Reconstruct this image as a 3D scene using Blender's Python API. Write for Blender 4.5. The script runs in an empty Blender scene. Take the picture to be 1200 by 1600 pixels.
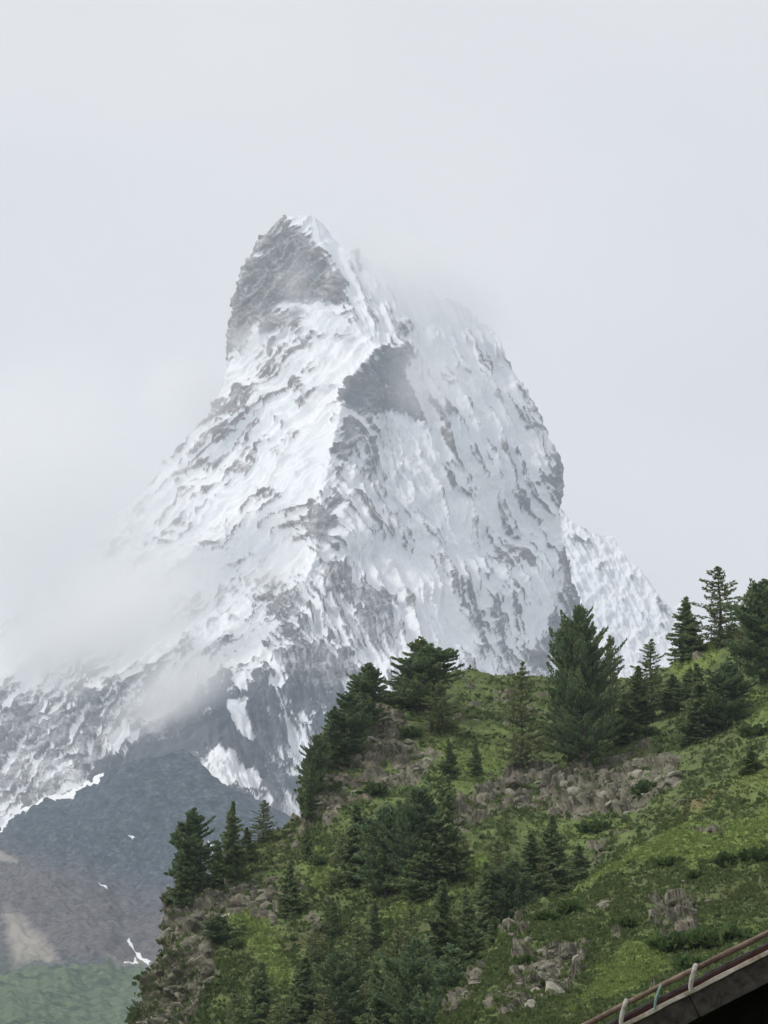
import bpy, math, random
import numpy as np
from mathutils import Vector, Matrix
from mathutils.bvhtree import BVHTree

R = math.radians
random.seed(7)
RNG = np.random.default_rng(11)
SC = bpy.context.scene
COL = SC.collection

# ------------------------------------------------------------------ camera, sky, sun, exposure
FPX = 5803.0                      # focal length in photograph pixels (portrait 1200 x 1600, long lens)
PITCH = R(12.5)
CAM = np.array([0.0, 0.0, 1.65])
cd = bpy.data.cameras.new('camera')
cam = bpy.data.objects.new('camera', cd)
COL.objects.link(cam)
cam.location = CAM
cam.rotation_euler = (math.pi/2 + PITCH, 0, 0)
cd.sensor_fit = 'VERTICAL'
cd.sensor_height = 36.0
cd.lens = 36.0*FPX/1600.0
cd.clip_start = 0.5
cd.clip_end = 60000
SC.camera = cam

SUN_EL, SUN_AZ = R(42), R(258)     # azimuth clockwise from +Y (the view direction)
w = bpy.data.worlds.new('World')
SC.world = w
w.use_nodes = True
nt = w.node_tree
nt.nodes.clear()
wo = nt.nodes.new('ShaderNodeOutputWorld')
bg = nt.nodes.new('ShaderNodeBackground')
sky = nt.nodes.new('ShaderNodeTexSky')
sky.sky_type = 'NISHITA'
sky.sun_disc = False
sky.sun_elevation = SUN_EL
sky.sun_rotation = SUN_AZ
sky.altitude = 1600
tc = nt.nodes.new('ShaderNodeTexCoord')
mp = nt.nodes.new('ShaderNodeMapping')
mp.inputs['Scale'].default_value = (5, 5, 9)
nz = nt.nodes.new('ShaderNodeTexNoise')
nz.inputs['Scale'].default_value = 1.3
nz.inputs['Detail'].default_value = 3
nz.inputs['Roughness'].default_value = 0.45
cr = nt.nodes.new('ShaderNodeValToRGB')
cr.color_ramp.elements[0].position = 0.25
cr.color_ramp.elements[0].color = (7.0, 7.0, 7.2, 1)
cr.color_ramp.elements[1].position = 0.75
cr.color_ramp.elements[1].color = (7.95, 7.85, 7.85, 1)
mx = nt.nodes.new('ShaderNodeMix')
mx.data_type = 'RGBA'
mx.inputs['Factor'].default_value = 0.93       # a closed cloud deck: only a trace of the blue sky gets through
L = nt.links.new
L(tc.outputs['Generated'], mp.inputs['Vector'])
L(mp.outputs['Vector'], nz.inputs['Vector'])
L(nz.outputs['Fac'], cr.inputs['Fac'])
L(sky.outputs['Color'], mx.inputs['A'])
L(cr.outputs['Color'], mx.inputs['B'])
L(mx.outputs['Result'], bg.inputs['Color'])
bg.inputs['Strength'].default_value = 0.1
L(bg.outputs['Background'], wo.inputs['Surface'])

sd = bpy.data.lights.new('sun', 'SUN')
sd.energy = 1.9
sd.angle = R(16)
sd.color = (1.0, 0.965, 0.92)
sun = bpy.data.objects.new('sun', sd)
COL.objects.link(sun)
sdir = Vector((math.sin(SUN_AZ)*math.cos(SUN_EL), math.cos(SUN_AZ)*math.cos(SUN_EL), math.sin(SUN_EL)))
sun.rotation_euler = sdir.to_track_quat('Z', 'Y').to_euler()
sun.location = sdir*200

vs = SC.view_settings
vs.view_transform = 'Standard'
vs.look = 'None'
vs.gamma = 1
vs.exposure = 0.25
vs.use_curve_mapping = False
cy = SC.cycles
cy.volume_bounces = 12
cy.max_bounces = 14
cy.diffuse_bounces = 2
cy.transparent_max_bounces = 16
cy.use_denoising = True

# ------------------------------------------------------------------ helpers: survey points, noise, meshes
CP, SP = math.cos(PITCH), math.sin(PITCH)

def at(px, py, Y):
    """The point at ground distance Y that the survey sees at photo position px, py."""
    px = np.asarray(px, float); py = np.asarray(py, float); Y = np.asarray(Y, float)
    a = (px-600)/FPX
    b = (800-py)/FPX
    dy = CP - b*SP
    dz = SP + b*CP
    k = Y/dy
    return np.stack(np.broadcast_arrays(CAM[0]+a*k, Y+CAM[1]+0*k, CAM[2]+dz*k), -1)

PERM = np.random.default_rng(5).permutation(256)
PERM = np.concatenate([PERM, PERM, PERM])
G3 = np.array([[1,1,0],[-1,1,0],[1,-1,0],[-1,-1,0],[1,0,1],[-1,0,1],[1,0,-1],[-1,0,-1],[0,1,1],[0,-1,1],[0,1,-1],[0,-1,-1],[1,1,0],[-1,1,0],[0,-1,1],[0,-1,-1]], float)

def pn(x, y, z=0.0):
    x, y, z = np.broadcast_arrays(np.asarray(x, float), np.asarray(y, float), np.asarray(z, float))
    xi = np.floor(x).astype(int); yi = np.floor(y).astype(int); zi = np.floor(z).astype(int)
    xf = x-xi; yf = y-yi; zf = z-zi
    xi &= 255; yi &= 255; zi &= 255
    u = xf*xf*xf*(xf*(xf*6-15)+10); v = yf*yf*yf*(yf*(yf*6-15)+10); t = zf*zf*zf*(zf*(zf*6-15)+10)
    def g(i, j, k):
        h = PERM[PERM[PERM[(xi+i)&255]+((yi+j)&255)]+((zi+k)&255)] & 15
        gr = G3[h]
        return gr[..., 0]*(xf-i)+gr[..., 1]*(yf-j)+gr[..., 2]*(zf-k)
    l = lambda a, b, s: a+s*(b-a)
    return l(l(l(g(0,0,0), g(1,0,0), u), l(g(0,1,0), g(1,1,0), u), v), l(l(g(0,0,1), g(1,0,1), u), l(g(0,1,1), g(1,1,1), u), v), t)

def fbm(x, y, z=0.0, o=4, gain=0.5):
    s = 0; a = 1.0; n = 0
    for k in range(o):
        s = s + a*pn(x*2**k+k*17.3, y*2**k+k*9.1, z*2**k+k*3.7); n += a; a *= gain
    return s/n*1.6

def ridged(x, y, z=0.0, o=4, gain=0.55):
    s = 0; a = 1.0; n = 0
    for k in range(o):
        s = s + a*(1-2*np.abs(pn(x*2**k+k*13.7, y*2**k+k*5.3, z*2**k+k*7.7))); n += a; a *= gain
    return s/n

def cells(x, y, seed=0):
    """Worley cells: (distance to the nearest edge-ish, random value of the cell)"""
    xi = np.floor(x).astype(int); yi = np.floor(y).astype(int)
    f1 = np.full(np.shape(x), 9.0); f2 = np.full(np.shape(x), 9.0); idv = np.zeros(np.shape(x))
    for i in (-1, 0, 1):
        for j in (-1, 0, 1):
            cx = xi+i; cy_ = yi+j
            h = PERM[(PERM[(cx+seed) & 255]+cy_) & 255]
            h2 = PERM[(h+57) & 255]; h3 = PERM[(h+131) & 255]
            d = np.hypot(cx+h/255.0-x, cy_+h2/255.0-y)
            near = d < f1
            f2 = np.where(near, f1, np.minimum(f2, d))
            idv = np.where(near, h3/255.0, idv)
            f1 = np.where(near, d, f1)
    return f2-f1, idv

def poly_mask(px, py, poly, soft):
    """1 inside the outline, fading over `soft` on both sides of it."""
    P = np.asarray(poly, float)
    ins = np.zeros(px.shape, bool); dist = np.full(px.shape, 1e9)
    n = len(P)
    for i in range(n):
        x0, y0 = P[i]; x1, y1 = P[(i+1) % n]
        if y0 != y1:
            c = ((y0 > py) != (y1 > py)) & (px < (x1-x0)*(py-y0)/(y1-y0)+x0)
            ins ^= c
        dx, dy = x1-x0, y1-y0
        t = np.clip(((px-x0)*dx+(py-y0)*dy)/max(dx*dx+dy*dy, 1e-9), 0, 1)
        dist = np.minimum(dist, np.hypot(px-x0-t*dx, py-y0-t*dy))
    s = np.where(ins, dist, -dist)
    return np.clip(s/(2*soft)+0.5, 0, 1)

def sstep(a, b, x):
    t = np.clip((x-a)/(b-a), 0, 1)
    return t*t*(3-2*t)

def tps(pts, smooth=1e-3):
    """Smooth sheet through scattered survey points (px, py) -> distance."""
    P = np.asarray(pts, float)
    xy = P[:, :2]/400.0; v = P[:, 2]
    n = len(P)
    def K(r2): return 0.5*r2*np.log(r2+1e-12)
    d2 = ((xy[:, None]-xy[None])**2).sum(-1)
    A = np.zeros((n+3, n+3))
    A[:n, :n] = K(d2)+smooth*np.eye(n); A[:n, n] = 1; A[:n, n+1:] = xy; A[n, :n] = 1; A[n+1:, :n] = xy.T
    s = np.linalg.solve(A, np.concatenate([v, np.zeros(3)]))
    def f(px, py):
        q = np.stack([np.ravel(px), np.ravel(py)], -1)/400.0
        out = np.full(len(q), s[n]) + q@s[n+1:]
        for i in range(n):
            out += s[i]*K(((q-xy[i])**2).sum(-1))
        return out.reshape(np.shape(px))
    return f

def np_mesh(name, V, F, smooth=True, attrs=None):
    """Mesh from numpy arrays: V (n,3), F (m,k) all of one size."""
    me = bpy.data.meshes.new(name)
    V = np.asarray(V, np.float32); F = np.asarray(F, np.int32)
    m, k = F.shape
    me.vertices.add(len(V)); me.vertices.foreach_set('co', V.ravel())
    me.loops.add(m*k); me.loops.foreach_set('vertex_index', F.ravel())
    me.polygons.add(m); me.polygons.foreach_set('loop_start', np.arange(0, m*k, k, dtype=np.int32))
    me.polygons.foreach_set('use_smooth', np.full(m, smooth))
    for a, val in (attrs or {}).items():
        val = np.asarray(val, np.float32)
        at_ = me.attributes.new(a, 'FLOAT', 'POINT'); at_.data.foreach_set('value', val.ravel())
    me.update(calc_edges=True)
    return me

def link(name, me, mat=None, parent=None, loc=None):
    o = bpy.data.objects.new(name, me)
    COL.objects.link(o)
    if mat is not None and me is not None and len(me.materials) == 0:
        me.materials.append(mat)
    if parent is not None: o.parent = parent
    if loc is not None: o.location = loc
    return o

def tag(o, label=None, cat=None, group=None, kind=None):
    if label: o['label'] = label
    if cat: o['category'] = cat
    if group: o['group'] = group
    if kind: o['kind'] = kind
    return o

def grid_faces(nr, nc, wrap=False):
    i = np.arange(nr-1)[:, None]; j = np.arange(nc if wrap else nc-1)[None]
    j2 = (j+1) % nc
    a = i*nc+j; b = i*nc+j2; c = (i+1)*nc+j2; d = (i+1)*nc+j
    return np.stack([a+0*b, d, c, b], -1).reshape(-1, 4)

def grid_normals(P):
    du = np.gradient(P, axis=1); dv = np.gradient(P, axis=0)
    n = np.cross(dv, du)
    n /= np.linalg.norm(n, axis=-1, keepdims=True)+1e-9
    return n

def resample(curve, n):
    C = np.asarray(curve, float)
    s = np.concatenate([[0], np.cumsum(np.hypot(*np.diff(C, axis=0).T))])
    t = np.linspace(0, s[-1], n)
    return np.stack([np.interp(t, s, C[:, k]) for k in range(C.shape[1])], -1)

# ------------------------------------------------------------------ materials
class NB:
    """Small node builder."""
    def __init__(self, name):
        self.m = bpy.data.materials.new(name); self.m.use_nodes = True
        self.t = self.m.node_tree; self.t.nodes.clear()
        self.out = self.t.nodes.new('ShaderNodeOutputMaterial')
    def n(self, typ, **kw):
        x = self.t.nodes.new('ShaderNode'+typ)
        for k, v in kw.items():
            if k in x.inputs.keys(): x.inputs[k].default_value = v
            else: setattr(x, k, v)
        return x
    def l(self, a, b): self.t.links.new(a, b)
    def attr(self, name): return self.n('Attribute', attribute_name=name).outputs['Fac']
    def pos(self): return self.n('NewGeometry').outputs['Position']
    def obj(self): return self.n('TexCoord').outputs['Object']
    def noise(self, vec, scale, detail=4, rough=0.55, dist=0.0):
        x = self.n('TexNoise', Scale=scale, Detail=detail, Roughness=rough, Distortion=dist)
        self.l(vec, x.inputs['Vector']); return x.outputs['Fac']
    def math(self, op, a, b=None, clamp=False):
        x = self.t.nodes.new('ShaderNodeMath'); x.operation = op; x.use_clamp = clamp
        for i, v in enumerate((a, b)):
            if v is None: continue
            if isinstance(v, (int, float)): x.inputs[i].default_value = v
            else: self.l(v, x.inputs[i])
        return x.outputs[0]
    def remap(self, v, a, b, c=0.0, d=1.0):
        x = self.n('MapRange'); x.clamp = True
        for i, q in zip(('From Min', 'From Max', 'To Min', 'To Max'), (a, b, c, d)): x.inputs[i].default_value = q
        self.l(v, x.inputs['Value']); return x.outputs[0]
    def mix(self, f, a, b, blend='MIX'):
        x = self.t.nodes.new('ShaderNodeMix'); x.data_type = 'RGBA'; x.blend_type = blend
        for k, v in (('Factor', f), ('A', a), ('B', b)):
            s = x.inputs[k] if k == 'Factor' else [q for q in x.inputs if q.name == k and q.type == 'RGBA'][0]
            if isinstance(v, (int, float)): s.default_value = v
            elif isinstance(v, tuple): s.default_value = (*v, 1)
            else: self.l(v, s)
        return [q for q in x.outputs if q.type == 'RGBA'][0]
    def bump(self, h, strength, dist):
        x = self.n('Bump', Strength=strength, Distance=dist); self.l(h, x.inputs['Height']); return x.outputs['Normal']
    def surf(self, col, rough=0.9, spec=0.2, normal=None, **kw):
        b = self.n('BsdfPrincipled')
        if isinstance(col, tuple): b.inputs['Base Color'].default_value = (*col, 1)
        else: self.l(col, b.inputs['Base Color'])
        if isinstance(rough, (int, float)): b.inputs['Roughness'].default_value = rough
        else: self.l(rough, b.inputs['Roughness'])
        b.inputs['Specular IOR Level'].default_value = spec
        for k, v in kw.items(): b.inputs[k.replace('_', ' ')].default_value = v
        if normal is not None: self.l(normal, b.inputs['Normal'])
        self.l(b.outputs[0], self.out.inputs['Surface'])
        return self.m

def mat_mountain():
    b = NB('snowy_rock')
    p = b.pos()
    n1 = b.noise(p, 0.02, 6, 0.6)
    n2 = b.noise(p, 0.13, 5, 0.65)
    n3 = b.noise(p, 0.004, 4, 0.5)
    rockc = b.mix(b.remap(n1, 0.3, 0.7), (0.095, 0.095, 0.105), (0.25, 0.225, 0.22))
    rockc = b.mix(b.remap(n3, 0.4, 0.65, 0, 0.6), rockc, (0.14, 0.155, 0.18))
    rockc = b.mix(b.remap(b.attr('rust'), 0, 1, 0, 0.8), rockc, (0.20, 0.155, 0.135))
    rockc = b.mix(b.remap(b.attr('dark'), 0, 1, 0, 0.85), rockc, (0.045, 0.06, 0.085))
    s = b.math('ADD', b.attr('snow'), b.math('MULTIPLY', b.math('SUBTRACT', n2, 0.5), 0.5))
    s = b.math('ADD', s, b.math('MULTIPLY', b.math('SUBTRACT', n1, 0.5), 0.5))
    f = b.remap(s, 0.28, 0.66)
    snowc = b.mix(b.remap(n3, 0.3, 0.7), (0.80, 0.83, 0.87), (0.88, 0.89, 0.90))
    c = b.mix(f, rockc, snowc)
    return b.surf(c, 0.8, 0.15, b.bump(n2, 0.6, 5.0))

def mat_scree():
    b = NB('scree')
    p = b.pos()
    n1 = b.noise(p, 0.02, 6, 0.62); n2 = b.noise(p, 0.075, 6, 0.72); n3 = b.noise(p, 0.004, 3)
    c = b.mix(b.remap(n1, 0.3, 0.7), (0.008, 0.022, 0.04), (0.05, 0.075, 0.10))  # dark rubble; blue of the distant haze is mixed into its colour
    br = b.math('MULTIPLY', b.attr('brown'), b.remap(n1, 0.25, 0.65, 0.6, 1.0))
    c = b.mix(br, c, (0.125, 0.10, 0.105))
    c = b.mix(b.remap(n2, 0.50, 0.66, 0, 0.9), c, (0.16, 0.165, 0.175))
    c = b.mix(b.remap(n2, 0.50, 0.36, 0, 0.9), c, (0.006, 0.010, 0.016))
    c = b.mix(b.remap(b.math('ADD', b.attr('tan'), b.math('MULTIPLY', b.math('SUBTRACT', n1, 0.5), 1.4)), 0.35, 0.9), c, (0.30, 0.27, 0.235))
    gr = b.remap(b.math('ADD', b.attr('green'), b.math('MULTIPLY', b.math('SUBTRACT', n1, 0.5), 0.8)), 0.35, 0.65)
    grc = b.mix(b.remap(n2, 0.38, 0.62), (0.05, 0.085, 0.045), (0.15, 0.185, 0.10))
    grc = b.mix(b.remap(n1, 0.50, 0.60, 0, 0.85), grc, (0.018, 0.038, 0.022))
    c = b.mix(gr, c, grc)
    sn = b.remap(b.math('ADD', b.attr('snow'), b.math('MULTIPLY', b.math('SUBTRACT', n2, 0.5), 0.5)), 0.42, 0.55)
    c = b.mix(sn, c, (0.85, 0.85, 0.85))
    return b.surf(c, 0.95, 0.1, b.bump(n2, 0.35, 5.0))

def mat_hill():
    b = NB('alpine_turf')
    p = b.pos()
    n1 = b.noise(p, 0.35, 6, 0.65); n2 = b.noise(p, 1.7, 5, 0.7); n3 = b.noise(p, 0.06, 4, 0.55)
    dull = b.mix(b.remap(n1, 0.32, 0.68), (0.085, 0.12, 0.046), (0.185, 0.235, 0.085))
    dull = b.mix(b.remap(n3, 0.5, 0.68, 0, 0.55), dull, (0.125, 0.10, 0.055))
    lush = b.mix(b.remap(n2, 0.3, 0.7), (0.165, 0.23, 0.06), (0.24, 0.31, 0.095))
    lf = b.remap(b.math('ADD', b.attr('lush'), b.math('MULTIPLY', b.math('SUBTRACT', n1, 0.5), 0.9)), 0.3, 0.75)
    c = b.mix(lf, dull, lush)
    c = b.mix(b.remap(b.attr('straw'), 0, 1, 0, 0.8), c, (0.26, 0.195, 0.10))
    rk = b.mix(b.remap(n2, 0.3, 0.7), (0.085, 0.078, 0.056), (0.375, 0.35, 0.26))
    rk = b.mix(b.remap(n1, 0.45, 0.65, 0, 0.6), rk, (0.20, 0.19, 0.15))
    rk = b.mix(b.remap(b.attr('tone'), 0.25, 1, 0, 0.8), rk, (0.078, 0.07, 0.052))
    rf = b.remap(b.math('ADD', b.attr('rock'), b.math('MULTIPLY', b.math('SUBTRACT', n1, 0.5), 0.8)), 0.42, 0.6)
    c = b.mix(rf, c, rk)
    return b.surf(c, 0.95, 0.12, b.bump(n2, 0.9, 0.5))

def mat_rock(name, dark, light, lichen):
    b = NB(name)
    p = b.obj()
    oi = b.n('ObjectInfo')
    n1 = b.noise(p, 1.4, 6, 0.68); n2 = b.noise(p, 5.0, 4, 0.7)
    c = b.mix(b.remap(n1, 0.3, 0.7), dark, light)
    c = b.mix(b.remap(n2, 0.56, 0.66, 0, 0.7), c, lichen)
    c = b.mix(b.math('MULTIPLY', oi.outputs['Random'], 0.55), c, tuple(0.5*x for x in dark))
    return b.surf(c, 0.92, 0.15, b.bump(n2, 0.8, 0.12))

def mat_leaf(name, a, c, e):
    b = NB(name)
    t = b.attr('tint')
    oi = b.n('ObjectInfo')
    col = b.mix(b.remap(t, 0.0, 0.75), a, c)
    col = b.mix(b.remap(t, 0.8, 1.0), col, e)
    col = b.mix(b.math('MULTIPLY', oi.outputs['Random'], 0.35), col, tuple(0.55*x for x in a))
    m = b.surf(col, 0.8, 0.15)
    pr = [x for x in b.t.nodes if x.type == 'BSDF_PRINCIPLED'][0]
    tr = b.n('BsdfTranslucent'); b.l(col, tr.inputs['Color'])
    ms = b.n('MixShader'); ms.inputs[0].default_value = 0.4
    b.l(pr.outputs[0], ms.inputs[1]); b.l(tr.outputs[0], ms.inputs[2]); b.l(ms.outputs[0], b.out.inputs['Surface'])
    return m

def mat_bark():
    b = NB('bark')
    n = b.noise(b.obj(), 6, 5, 0.7)
    return b.surf(b.mix(n, (0.045, 0.035, 0.03), (0.14, 0.115, 0.095)), 0.95, 0.1, b.bump(n, 0.8, 0.05))

M_MTN = mat_mountain()
M_SCREE = mat_scree()
M_HILL = mat_hill()
M_ROCK = [mat_rock('grey_rock', (0.10, 0.094, 0.072), (0.335, 0.31, 0.235), (0.31, 0.33, 0.23)),
          mat_rock('pale_rock', (0.20, 0.188, 0.148), (0.46, 0.43, 0.345), (0.37, 0.41, 0.31)),
          mat_rock('brown_rock', (0.075, 0.063, 0.05), (0.22, 0.185, 0.145), (0.24, 0.24, 0.18))]
M_PINE = mat_leaf('stone_pine_needles', (0.1014, 0.1611, 0.0885), (0.2197, 0.3, 0.1474), (0.3, 0.3, 0.1474))
M_SPRUCE = mat_leaf('spruce_needles', (0.1065, 0.1709, 0.0816), (0.2396, 0.3, 0.1391), (0.3, 0.3, 0.1438))
M_LARCH = mat_leaf('larch_needles', (0.1351, 0.2023, 0.0881), (0.2851, 0.3, 0.1436), (0.3, 0.3, 0.1853))
M_BUSH = mat_leaf('shrub_leaves', (0.052, 0.096, 0.0352), (0.117, 0.18, 0.055), (0.195, 0.228, 0.077))
M_HEATH = mat_leaf('heath_leaves', (0.0752, 0.1067, 0.042), (0.1573, 0.2052, 0.0722), (0.2599, 0.2873, 0.1115))
M_GRASS = mat_leaf('grass_blades', (0.162, 0.2214, 0.0648), (0.2646, 0.3402, 0.108), (0.3564, 0.3888, 0.162))
M_BARK = mat_bark()

# ------------------------------------------------------------------ ground
def make_ground():
    b = NB('valley_grass')
    n = b.noise(b.pos(), 0.05, 6, 0.6)
    m = b.surf(b.mix(n, (0.05, 0.08, 0.03), (0.11, 0.13, 0.05)), 0.95, 0.1)
    V = [(-13000, -13000, 0), (13000, -13000, 0), (13000, 13000, 0), (-13000, 13000, 0)]
    o = link('ground', np_mesh('ground', V, [[0, 1, 2, 3]]), m)
    tag(o, 'green valley floor in front of the slopes', None, None, 'structure')
make_ground()

# ------------------------------------------------------------------ the great snowy pyramid
def make_mountain():
    yk = lambda pts, y: np.interp(y, [p[0] for p in pts], [p[1] for p in pts])
    rows = np.concatenate([np.arange(339, 1150, 1.7), np.arange(1150, 1335, 2.6)])
    nr, nc = len(rows), 640
    Lx = yk([(339,447),(352,438),(375,414),(400,398),(430,385),(470,368),(530,364),(570,357),(610,350),(650,338),(700,292),(790,210),(880,128),(980,18),(1060,-80),(1150,-200),(1335,-420)], rows)
    Hx = yk([(339,470),(380,500),(430,527),(480,540),(520,562),(545,590),(590,550),(690,521),(770,506),(830,492),(870,494),(930,470),(1000,425),(1100,360),(1200,300),(1335,200)], rows)
    Kx = yk([(339,490),(480,600),(540,640),(700,690),(800,700),(900,725),(1000,765),(1335,860)], rows)
    Rx = yk([(339,478),(345,497),(352,506),(375,520),(400,548),(440,625),(480,695),(520,760),(550,782),(580,800),(620,822),(660,838),(690,852),(720,872),(740,877),(765,871),(790,868),(850,871),(900,884),(960,903),(1050,925),(1335,1010)], rows)
    Sx = Hx+0.35*(Kx-Hx)
    s2 = yk([(850,500),(870,512),(920,552),(965,588),(1010,632),(1080,700),(1335,800)], rows)
    tS = sstep(830, 900, rows)
    Sx = Sx*(1-tS)+s2*tS
    Ld = yk([(339,9500),(480,9580),(570,9500),(800,9230),(1090,8800),(1335,8300)], rows)
    Hd = yk([(339,9490),(480,9330),(560,9070),(690,8770),(870,8310),(1030,7900),(1200,7350),(1335,7000)], rows)
    Sd = yk([(339,9492),(480,9360),(560,9180),(690,8960),(870,8430),(1030,8020),(1335,7350)], rows)
    Kd = yk([(339,9495),(480,9400),(540,9330),(700,9080),(870,8800),(1080,8480),(1335,8000)], rows)
    Rd = yk([(339,9500),(520,9620),(735,9330),(870,9200),(1050,8900),(1335,8500)], rows)
    ui = np.linspace(0, 1, nc)
    px = np.empty((nr, nc)); D = np.empty((nr, nc))
    for j in range(nr):
        kx = np.array([Lx[j], Hx[j], Sx[j], Kx[j], Rx[j]])
        kx = np.maximum.accumulate(kx+np.arange(5)*0.01)
        x = Lx[j]+(Rx[j]-Lx[j])*ui
        px[j] = x
        D[j] = np.interp(x, kx, [Ld[j], Hd[j], Sd[j], Kd[j], Rd[j]])
    py = np.repeat(rows[:, None], nc, 1)
    # round the silhouettes: the outermost strips turn away
    ew = np.minimum((px-Lx[:, None]), (Rx[:, None]-px))
    D = D+np.clip(1-ew/14.0, 0, 1)**2*90
    P = at(px, py, D)
    side = sstep(-25, 25, px-np.repeat(Hx[:, None], nc, 1))          # 0 left of the front ridge, 1 right of it
    wx = px+14*fbm(px/90, py/90, 3.1, 3); wy = py+14*fbm(px/90, py/90, 8.1, 3)
    # streaks: on the left face they climb to the right, on the right face they follow the fall line
    def aniso(ax, ay, la, lc, z, kind=ridged, o=3):
        n = math.hypot(ax, ay); ax /= n; ay /= n
        return kind((wx*ax+wy*ay)/la, (-wx*ay+wy*ax)/lc, z, o)
    sl = aniso(-0.74, 0.67, 210, 21, 1.3); sl2 = aniso(-0.78, 0.62, 62, 6.5, 4.7); sl3 = aniso(-0.70, 0.7, 34, 3.6, 14.7, fbm)
    bl = aniso(0.9, -0.42, 42, 8, 24.7)
    fl = aniso(-0.62, 0.8, 170, 15, 2.2)
    sr = aniso(0.42, 0.91, 230, 24, 6.1); sr2 = aniso(0.5, 0.86, 66, 7, 9.4); sr3 = aniso(0.45, 0.9, 34, 3.8, 19.4, fbm)
    lowl = sstep(60, 0, px-230+0.25*(1200-py))*sstep(1040, 1130, py)
    streak = (sl*(1-side)+sr*side)*(1-lowl)+fl*lowl
    streak2 = (0.65*sl2+0.45*bl)*(1-side)+sr2*side
    streak3 = sl3*(1-side)+sr3*side
    iso = fbm(wx/26, wy/26, 5.5, 4); big = fbm(wx/120, wy/120, 12.0, 3); fine = fbm(px/9, py/9, 7.7, 3)
    edge = np.clip(ew/10, 0.25, 1)
    blk, bid = cells(wx/17+0.3*iso, wy/11+0.4*iso, 3); blk2, bid2 = cells(wx/7.5, wy/5.5, 9)
    disp = (30*streak+7*streak2+2.8*streak3+7*iso+22*big+2.0*fine)*edge
    hd = np.abs(px-Hx[:, None]+5*iso)
    disp = disp*(0.3+0.7*sstep(2, 38, hd))+10*fine*np.exp(-(hd/9)**2)*sstep(520, 600, py)
    # where rock shows
    rock = np.full(px.shape, 0.20)
    def reg(poly, soft, amt):
        nonlocal rock
        m = poly_mask(px+5*fine+7*iso, py+5*iso, poly, soft)
        rock = rock*(1-m)+amt*m if amt < -0.3 else rock+amt*m
        return m
    head = reg([(452,340),(440,350),(412,372),(380,425),(362,470),(360,545),(380,540),(402,520),(420,500),(450,478),(480,474),(515,478),(540,488),(537,450),(522,410),(495,388),(468,365)], 9, 0.70)
    reg([(418,497),(478,487),(474,520),(420,530)], 6, 0.5)
    reg([(360,500),(400,500),(395,560),(360,575)], 8, 0.35)
    tri = reg([(604,538),(578,556),(545,592),(538,640),(565,652),(606,655),(640,674),(670,680),(655,648),(632,598)], 5, 0.78)
    reg([(545,610),(530,660),(520,720),(508,775),(486,830),(500,845),(520,800),(535,740),(548,690)], 7, 0.5)
    reg([(488,790),(512,800),(520,860),(510,890),(486,850)], 7, 0.34)
    reg([(478,800),(492,800),(500,870),(478,835)], 6, 0.3)
    butt = reg([(494,862),(466,922),(405,942),(362,1005),(338,1075),(322,1160),(420,1240),(560,1340),(600,1200),(556,1050),(552,1010),(585,995),(634,1012),(602,955),(560,915),(524,880)], 9, 0.28)
    reg([(432,925),(462,925),(478,960),(440,975),(425,950)], 7, 0.36)
    reg([(585,940),(632,1005),(600,1030),(556,1035),(552,985)], 8, 0.36)
    reg([(500,880),(530,900),(555,930),(540,950),(500,915)], 7, 0.35)
    reg([(420,1035),(500,1028),(545,1060),(520,1080),(430,1075)], 9, 0.45)
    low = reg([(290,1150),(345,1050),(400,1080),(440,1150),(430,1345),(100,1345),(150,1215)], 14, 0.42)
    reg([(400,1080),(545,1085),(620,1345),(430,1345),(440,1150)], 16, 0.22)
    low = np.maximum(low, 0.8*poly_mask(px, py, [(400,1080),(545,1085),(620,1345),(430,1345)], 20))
    wedge = reg([(868,825),(880,880),(902,955),(884,985),(862,1020),(842,1060),(812,1050),(850,985),(864,930),(860,870)], 5, 0.72)
    reg([(855,730),(880,735),(872,790),(862,800)], 6, 0.4)
    reg([(790,690),(870,720),(865,780),(800,740)], 22, 0.22)
    reg([(640,560),(700,690),(690,790),(680,790),(680,700),(640,650)], 10, 0.2)
    reg([(560,740),(640,800),(690,860),(760,960),(740,980),(640,880),(560,800)], 16, 0.22)
    reg([(680,960),(760,930),(870,990),(840,1060),(700,1060)], 22, 0.22)
    cl = 0.6*reg([(-450,1075),(60,1085),(200,1040),(290,1060),(250,1190),(160,1240),(-450,1400)], 22, 0.3)
    reg([(165,1216),(235,1150),(320,1110),(345,1160),(320,1200),(250,1196)], 10, 0.6)
    reg([(250,760),(330,690),(400,640),(380,740),(250,830)], 30, 0.16)
    reg([(380,560),(480,560),(470,700),(360,700)], 30, 0.12)
    # snow that lies in the rocks
    reg([(530,560),(545,600),(515,690),(495,770),(430,870),(330,960),(300,940),(420,820),(470,700)], 16, -0.16)
    reg([(560,680),(640,700),(640,800),(600,800)], 20, -0.12)
    reg([(390,600),(460,560),(520,540),(480,620),(420,660)], 16, -0.1)
    reg([(700,560),(780,600),(800,680),(740,680)], 20, -0.1)
    snowy = reg([(360,1100),(385,1105),(380,1125),(395,1160),(378,1160),(362,1130)], 4, -0.95)
    reg([(322,1192),(332,1186),(348,1200),(356,1196),(372,1218),(385,1216),(404,1230),(396,1242),(384,1250),(362,1240),(354,1256),(340,1240),(332,1218)], 5, -0.8)
    reg([(640,690),(700,760),(720,850),(800,960),(690,880),(600,800)], 25, -0.12)
    reg([(600,850),(700,950),(760,1048),(700,1045),(640,960),(560,850)], 10, -0.25)
    reg([(520,900),(556,960),(548,1040),(525,960)], 6, -0.2)
    mid = fbm(wx/13, wy/11, 21.0, 3)
    tone = 0.72*streak*(1+0.8*lowl)+0.46*streak2*(1-0.6*lowl)+0.46*streak3+0.20*iso*(1-0.6*lowl)+0.08*mid+0.14*fine
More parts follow.
